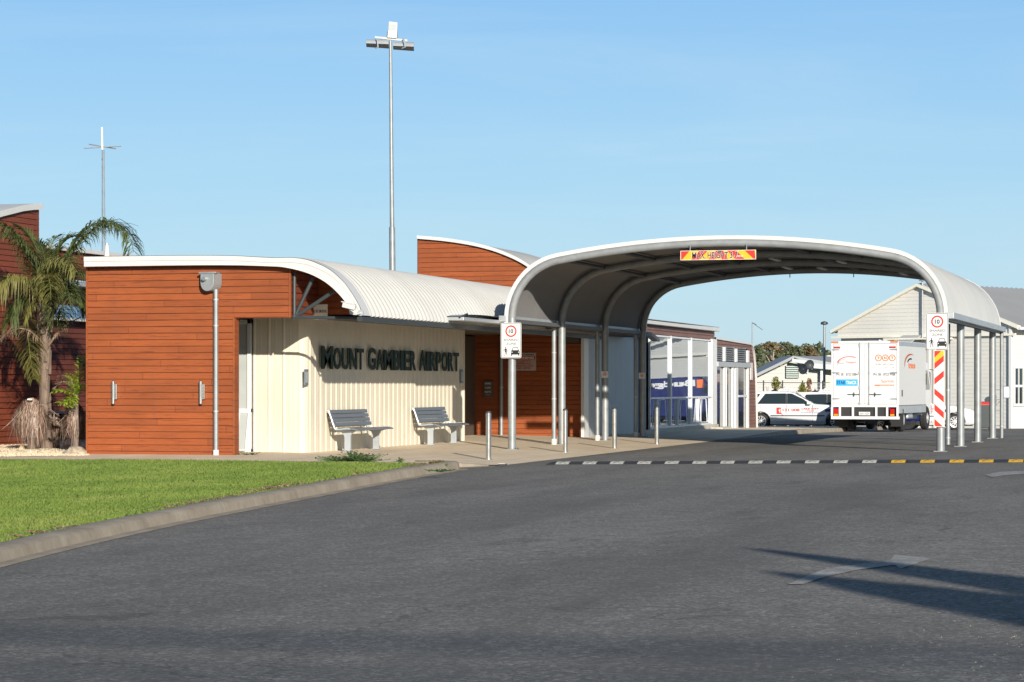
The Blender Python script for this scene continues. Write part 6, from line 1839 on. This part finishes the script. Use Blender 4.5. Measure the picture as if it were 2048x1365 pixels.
mb = MB(); mb.obox((hp(1627,732,-.7)+hp(1700,738,-.7))/2, (hp(1700,738,-.7)-hp(1627,732,-.7))/2, FW*.06, (0,0,.13)); mb.obox((hp(1584,721,-.7)+hp(1628,727.5,-.7))/2, (hp(1628,727.5,-.7)-hp(1584,721,-.7))/2, FW*.06, (0,0,.09)); mb.build('fascia', M['mint'], hs)
v0_, v1_ = hp(1571,757,-.08), hp(1597,732,-.08)
mb = MB(); mb.obox((v0_+v1_)/2, RT*(26*sH/2), FW*.03, (0,0,25*sH/2)); vt = mb.build('vent', M['cav'], hs)
mb = MB()
for k in range(6): c_ = hp(1584, 734.5+4.2*k, -.14); mb.obox(c_, RT*.32, FW*.05+Vector((0,0,-.03)), (0,0,.025))
mb.build('louvre', M['mint'], vt)
mb = MB(); mb.obox(hp(1634,780,.6), RT*.18, FW*.3, (0,0,1.2)); mb.build('porch_shade_block', M['dark_steel'], hs)  # dark block stands in for the shaded gap of the porch
mb = MB(); mb.obox(hp(1660,790,.2), RT*.45, FW*.05, (0,0,1.35)); mb.build('garage_door', M['beige'], hs)
mb = MB(); mb.obox(hp(1643,788,-.4), RT*.06, FW*.06, (0,0,1.35)); mb.build('porch_post', M['sign_white'], hs)
mb = MB(); mb.obox(hp(1660,790,1.6), RT*1.6, FW*.05, (0,0,1.6)); mb.build('porch_wall', M['house_wall'], hs)
c_ = hp(1619,729,-.9); mb = MB(); mb.lathe([(.20,-.03),(.20,.03)], c_, 'y', 16); mb.tube([c_, c_+Vector((.1,0,-.2))], .03, 6); d_ = thing('satellite_dish', 'dark round satellite dish on the fascia of the pale house', 'satellite dish', c_)
mb = MB(); mb.lathe([(.02,.03),(.14,.0),(.24,-.07)], (0,0,0), 'y', 18); mb.xf(Matrix.Rotation(R(25),4,'Z')); mb.build('dish', M['dark_steel'], d_, world=False, smooth=True); MB().tube([(0,0,0),(.12,.15,-.28)], .025, 6).build('arm', M['galv'], d_, world=False)
c_ = hp(1657, 718, 2); t = thing('flue', 'small white flue on the roof of the pale house', 'flue', c_)
MB().tube([c_-Vector((0,0,.25)), c_+Vector((0,0,.12))], .09, 10).build('pipe', M['sign_white'], t, smooth=True); MB().tube([c_+Vector((0,0,.12)), c_+Vector((0,0,.18))], .14, 10).build('cap', M['sign_cream'], t, smooth=True)

# poles
def pole(px, y0, D, r, label, head, name='light_pole'):
    p = W(px, 0, D); zt = H+(HOR-y0)/F*D
    t = thing(name, label, 'pole', (p.x, p.y, fall(p.y)))
    MB().tube([(p.x,p.y,fall(p.y)),(p.x,p.y,zt)], [r, r*.7], 10).build('post', M['galv'], t, smooth=True)
    if head == 'cap': MB().lathe([(.001,.15),(.16,.1),(.18,0),(.1,-.02)], (p.x,p.y,zt), 'z', 12).build('lamp_head', M['dark_steel'], t, smooth=True)
    else:
        q = W(px+8, y0+4, D-.3); MB().tube([(p.x,p.y,zt), q], .02, 5).build('guy_rod', M['galv'], t)
        q2 = W(px+13, y0+9, D); mb = MB(); mb.obox(q2, RT*.18-Vector((0,0,.12)), FW*.03, (0,0,.015)); mb.build('sensor', M['dark_steel'], t)
pole(1648.5, 649, 118, .075, 'grey light pole with small cap in front of the pale house', 'cap')
pole(1504.5, 646, 115, .035, 'thin bare pole with a slanting arm behind the glass wing', 'arm')

# ================================================================== mesh fence
t = thing('mesh_fence', 'dark wire mesh fence behind the taxi below the pale house', 'fence', (W(1560,0,112).x, W(1560,0,112).y, fall(60)))
DF = 112
def fp(px, z): q = W(px, 0, DF); return Vector((q.x, q.y, fall(q.y)+z))
mb = MB()
px = 1500
while px < 1660:
    mb.tube([fp(px,.1), fp(px,2.0)], .006, 3, caps=False); px += 3.4
for k in range(14): mb.tube([fp(1500,.1+.145*k), fp(1660,.1+.145*k)], .006, 3, caps=False)
mb.build('mesh', M['galv'], t)
for px in (1500,1527,1565,1605,1645): MB().tube([fp(px,0), fp(px,2.1)], .03, 6).build('post', M['dark_steel'], t, smooth=True)
MB().tube([fp(1500,2.0), fp(1660,2.0)], .02, 5).build('top_rail', M['dark_steel'], t)

# ================================================================== shrubs and eucalypts
M['euc'] = leafmat('gum_leaves', (.055,.075,.035), (.15,.17,.09), .15)
M['euc_b'] = leafmat('gum_leaves_bronze', (.11,.09,.045), (.22,.17,.09), .15)
M['shrub'] = leafmat('shrub_leaves', (.10,.12,.02), (.28,.26,.05), .2)
M['shrub_red'] = leafmat('shrub_leaves_rusty', (.16,.07,.03), (.30,.16,.07), .2)
M['gum_bark'] = plain('pale_gum_bark', (.36,.30,.24), .85, var=.3)
def leafblob(mb, c, rx, rz, n, s, rr, ry=None):
    for k in range(n):
        while True:
            x, y, z = rr.uniform(-1,1), rr.uniform(-1,1), rr.uniform(-1,1)
            d = x*x+y*y+z*z
            if .18 < d < 1: break
        q = Vector((c.x+x*rx, c.y+y*(ry or rx), c.z+z*rz)); a = Vector((rr.gauss(0,1), rr.gauss(0,1), rr.gauss(0,.7))).normalized(); b_ = a.cross(Vector((rr.gauss(0,1), rr.gauss(0,1), rr.gauss(0,1)))).normalized()
        w1 = s*rr.uniform(.5,1.2); w2 = s*rr.uniform(.3,.7)
        mb.add([q-a*w1, q+b_*w2, q+a*w1, q-b_*w2], [(0,1,2,3)])
def gum(px, ytop, D, w, label, seed, mat):
    rr = random.Random(seed); p = W(px, 0, D); gz_ = fall(p.y)-.2; zt = H+(HOR-ytop)/F*D; hh = zt-gz_
    t = thing('gum_tree', label, 'tree', (p.x, p.y, gz_), group='gum trees beyond the house')
    mb = MB(); lean = RT*rr.uniform(-.6,.6)
    mb.tube([p.xy.to_3d()+Vector((0,0,gz_)), p.xy.to_3d()+lean*.4+Vector((0,0,gz_+hh*.45)), p.xy.to_3d()+lean+Vector((0,0,gz_+hh*.85))], [.30,.20,.07], 8)
    cs = []
    for k in range(9):
        f = rr.uniform(.42,.93); a = rr.uniform(0,6.28); rad = w*rr.uniform(.2,.75)*(1.15-.6*abs(f-.6))
        c = p.xy.to_3d()+lean*f + RT*math.cos(a)*rad + FW*math.sin(a)*rad + Vector((0,0,gz_+hh*f)); cs.append(c)
        mb.tube([p.xy.to_3d()+lean*f*.7+Vector((0,0,gz_+hh*f*.72)), c], [.10,.03], 5)
    c = p.xy.to_3d()+lean+Vector((0,0,zt-.9)); cs.append(c)
    mb.build('trunk', M['gum_bark'], t, smooth=True)
    mb = MB()
    for c in cs: 
        r1 = w*rr.uniform(.30,.48); leafblob(mb, c, r1, r1*.8, 150, .26, rr)
    mb.build('crown', M[mat], t)
GT = [(1508,690,2.6,'leftmost gum tree, pale and rounded, beside the rounded white roof edge','euc'),(1523,687,2.4,'second gum tree from the left with a round olive crown','euc'),
      (1539,680,2.6,'tallest gum tree with a bronze crown above the left of the pale house','euc_b'),(1559,683,3.0,'broad dark gum tree left of the house roof peak','euc'),
      (1575,686,2.8,'bronze gum tree just left of the house roof peak','euc_b'),(1590,688,2.4,'narrow gum tree straight above the house roof peak','euc'),
      (1606,686,3.0,'dense dark gum tree just right of the house roof peak','euc'),(1619,692,2.4,'small gum tree between two broad ones above the grey roof','euc_b'),
      (1634,695,2.8,'bronze topped gum tree left of the grey light pole','euc_b'),(1647,701,2.2,'low gum tree behind the grey light pole','euc'),(1660,706,2.2,'rightmost low gum tree against the truck','euc')]
for i, (px, yt, w, lb, mt) in enumerate(GT):
    gum(px, yt, 300+ (i*37 % 60), w*.85, lb, 20+i, mt)
def gum_at(x, y, h, w, label, seed):
    q = Vector((x, y, 0)) - Vector((CU, CV, 0)); D = q.dot(FW); px = 1024 + F*q.dot(RT)/D
    gum(px, HOR - (h - H + fall(y))*F/D, D, w, label, seed, 'euc')
rr = random.Random(5)
mb = MB()
for k in range(26):
    px = rr.uniform(1490, 1680); D = rr.uniform(260, 300); y = rr.uniform(718, 770); leafblob(mb, W(px, y, D), 1.8, 1.5, 120, .3, rr)
o = mb.build('scrub', M['euc']); tag(o, 'dark understorey scrub below the gum trees', 'scrub', kind='stuff')
def shrub(px, y0, y1, w, label, seed, mat):
    rr = random.Random(seed); D = 109; p = W(px, 0, D); g0 = fall(p.y); zt = H+(HOR-y0)/F*D
    t = thing('garden_shrub', label, 'shrub', (p.x,p.y,g0), group='shrubs behind the taxi')
    mb = MB()
    for k in range(7): 
        a = rr.uniform(0,6.28); mb.tube([(p.x,p.y,g0), (p.x+math.cos(a)*w*.5, p.y+math.sin(a)*w*.5, g0+(zt-g0)*.75)], [.03,.01], 4)
    mb.build('stem', M['gum_bark'], t)
    mb = MB()
    for k in range(9):
        f = rr.uniform(.25,.95); ww = w*(1.15-f*.8); a = rr.uniform(0,6.28)
        leafblob(mb, Vector((p.x+math.cos(a)*ww*.5, p.y+math.sin(a)*ww*.5, g0+(zt-g0)*f*.93)), w*.34*(1.2-f*.6), .24, 110, .06, rr)
    mb.build('foliage', M[mat], t)
shrub(1549, 746, 0, .75, 'tallest yellow green shrub behind the taxi', 1, 'shrub')
shrub(1575, 766, 0, .7, 'low rusty shrub behind the taxi roof', 2, 'shrub_red')
shrub(1530, 778, 0, .5, 'small yellow shrub beside the glass wing end', 3, 'shrub')
shrub(1602, 758, 0, .55, 'orange tinted shrub left of the taxi roof lamp', 4, 'shrub')
shrub(1622, 754, 0, .5, 'dark red shrub beside the house porch', 5, 'shrub_red')

# ================================================================== two slim conifers right of the camera (their shadows cross the road)
M['conifer'] = leafmat('conifer_green', (.02,.05,.02), (.05,.10,.03), .05)
saz, sel = R(30), R(16.5)
def conifer(tip_px, tip_py, h, w, lean, label, seed):
    tip = on_z(tip_px, tip_py, -.02); L_ = h/math.tan(sel)
    base = Vector((tip.x + math.sin(saz+R(lean))*L_, tip.y - math.cos(saz+R(lean))*L_, 0)); apex = Vector((tip.x + math.sin(saz)*L_, tip.y - math.cos(saz)*L_, h)); lv = apex - Vector((base.x, base.y, h)); base.z = road_z(base.x, base.y)
    rr = random.Random(seed); t = thing('conifer', label, 'conifer', base, group='conifers beside the camera')
    MB().tube([base, base+lv*.9+Vector((0,0,h*.9))], [.06,.015], 8).build('trunk', M['gum_bark'], t, smooth=True)
    mb = MB()
    for k in range(16000):
        f = rr.random()**1.1; z = .3+f*(h-.3); rad = w*(1-f)**.9*(rr.random()**.4); a = rr.uniform(0,6.28)
        q = base+lv*(z/h)+Vector((math.cos(a)*rad, math.sin(a)*rad, z)); s_ = rr.uniform(.03,.09)
        d = Vector((math.cos(a)*.5, math.sin(a)*.5, 1)).normalized()*s_*1.8; e = Vector((-math.sin(a), math.cos(a), 0))*s_*.6
        mb.add([q-e, q+e, q+d], [(0,1,2)])
    mb.build('foliage', M['conifer'], t)
conifer(1556, 1124, 5.6, 1.45, 4.5, 'leaning narrow conifer outside the frame that throws the upper pointed shadow on the road', 1)
conifer(1590, 1176, 5.6, 2.6, 6.5, 'broader leaning conifer outside the frame that throws the lower pointed shadow on the road', 2)

# ================================================================== overhead cables behind the camera (soft bands on the near road)
su = Vector((math.sin(saz)*math.cos(sel), -math.cos(saz)*math.cos(sel), math.sin(sel)))
def cable(pa, pb, r, dist, label):
    a, b_ = [on_z(px, py, -.05) for px, py in (pa, pb)]
    a, b_ = a + (a-b_)*3, b_ + (b_-a)*3
    A, B = a + su*dist, b_ + su*dist
    t = thing('overhead_cable', label, 'cable', (A+B)/2, group='overhead cables behind the camera')
    n = 24; pts = [A.lerp(B, k/n) + Vector((0,0,.5*((2*k/n-1)**2-1)*.6)) for k in range(n+1)]
    MB().tube(pts, r, 6).build('cable', M['rubber'], t, smooth=True)
    for P_ in (A, B): MB().tube([(P_.x,P_.y,-.3),(P_.x,P_.y,P_.z+.6)], [.16,.11], 10).build('pole', M['gum_bark'], t, smooth=True)
cable((0,1250), (1300,1290), .07, 52, 'upper thick overhead cable outside the frame, shading the road faintly')
cable((0,1318), (1300,1345), .055, 55, 'lower thick overhead cable outside the frame, shading the road faintly')
# ------------------------------------------------------------------ light, sky, camera
sun_dir_az = R(30); SUN_EL = R(16.5)
to_sun = Vector((math.sin(sun_dir_az)*math.cos(SUN_EL), -math.cos(sun_dir_az)*math.cos(SUN_EL), math.sin(SUN_EL)))
ld = bpy.data.lights.new('sun', 'SUN'); ld.energy = 5.0; ld.angle = R(.5); ld.color = (1, .92, .80)
lo = bpy.data.objects.new('sun', ld); COL.objects.link(lo)
lo.rotation_euler = (-to_sun).to_track_quat('-Z', 'Y').to_euler(); lo.location = (20, -40, 30)
wd = bpy.data.worlds.new('World'); sc.world = wd; wd.use_nodes = True
nt = wd.node_tree; bg = nt.nodes['Background']
sky = nt.nodes.new('ShaderNodeTexSky'); sky.sky_type = 'NISHITA'; sky.sun_disc = False
sky.sun_elevation = SUN_EL
# sky rotation: azimuth measured from +Y clockwise
sky.sun_rotation = math.atan2(to_sun.x, to_sun.y)
sky.altitude = 50; sky.air_density = 1.0; sky.dust_density = .6; sky.ozone_density = 1.6
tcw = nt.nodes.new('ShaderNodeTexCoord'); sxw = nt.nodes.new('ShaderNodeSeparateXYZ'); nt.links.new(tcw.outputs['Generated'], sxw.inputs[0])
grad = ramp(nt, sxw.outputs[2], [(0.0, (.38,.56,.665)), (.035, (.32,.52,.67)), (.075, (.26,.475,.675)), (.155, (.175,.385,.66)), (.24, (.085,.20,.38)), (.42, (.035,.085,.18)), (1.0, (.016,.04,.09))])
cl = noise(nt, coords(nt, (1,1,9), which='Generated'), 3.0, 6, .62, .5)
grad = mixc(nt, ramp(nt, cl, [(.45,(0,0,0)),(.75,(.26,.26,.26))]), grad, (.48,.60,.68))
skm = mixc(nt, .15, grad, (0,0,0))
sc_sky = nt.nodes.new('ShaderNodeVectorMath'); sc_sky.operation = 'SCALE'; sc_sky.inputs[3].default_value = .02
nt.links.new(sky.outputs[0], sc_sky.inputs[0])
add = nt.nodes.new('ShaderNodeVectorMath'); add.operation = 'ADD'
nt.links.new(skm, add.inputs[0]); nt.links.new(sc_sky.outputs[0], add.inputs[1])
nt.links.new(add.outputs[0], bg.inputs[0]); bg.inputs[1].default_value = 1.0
cd = bpy.data.cameras.new('camera'); cam = bpy.data.objects.new('camera', cd); COL.objects.link(cam)
cam.location = (CU, CV, H); cam.rotation_euler = (R(90), 0, TH)
cd.sensor_width = 36; cd.lens = 36*F/2048; cd.shift_y = (HOR-682.5)/2048
cd.clip_start = .5; cd.clip_end = 6000
sc.camera = cam
sc.view_settings.view_transform = 'Standard'; sc.view_settings.look = 'None'; sc.view_settings.exposure = .35; sc.view_settings.gamma = 1
sc.render.film_transparent = False
sc.cycles.max_bounces = 8
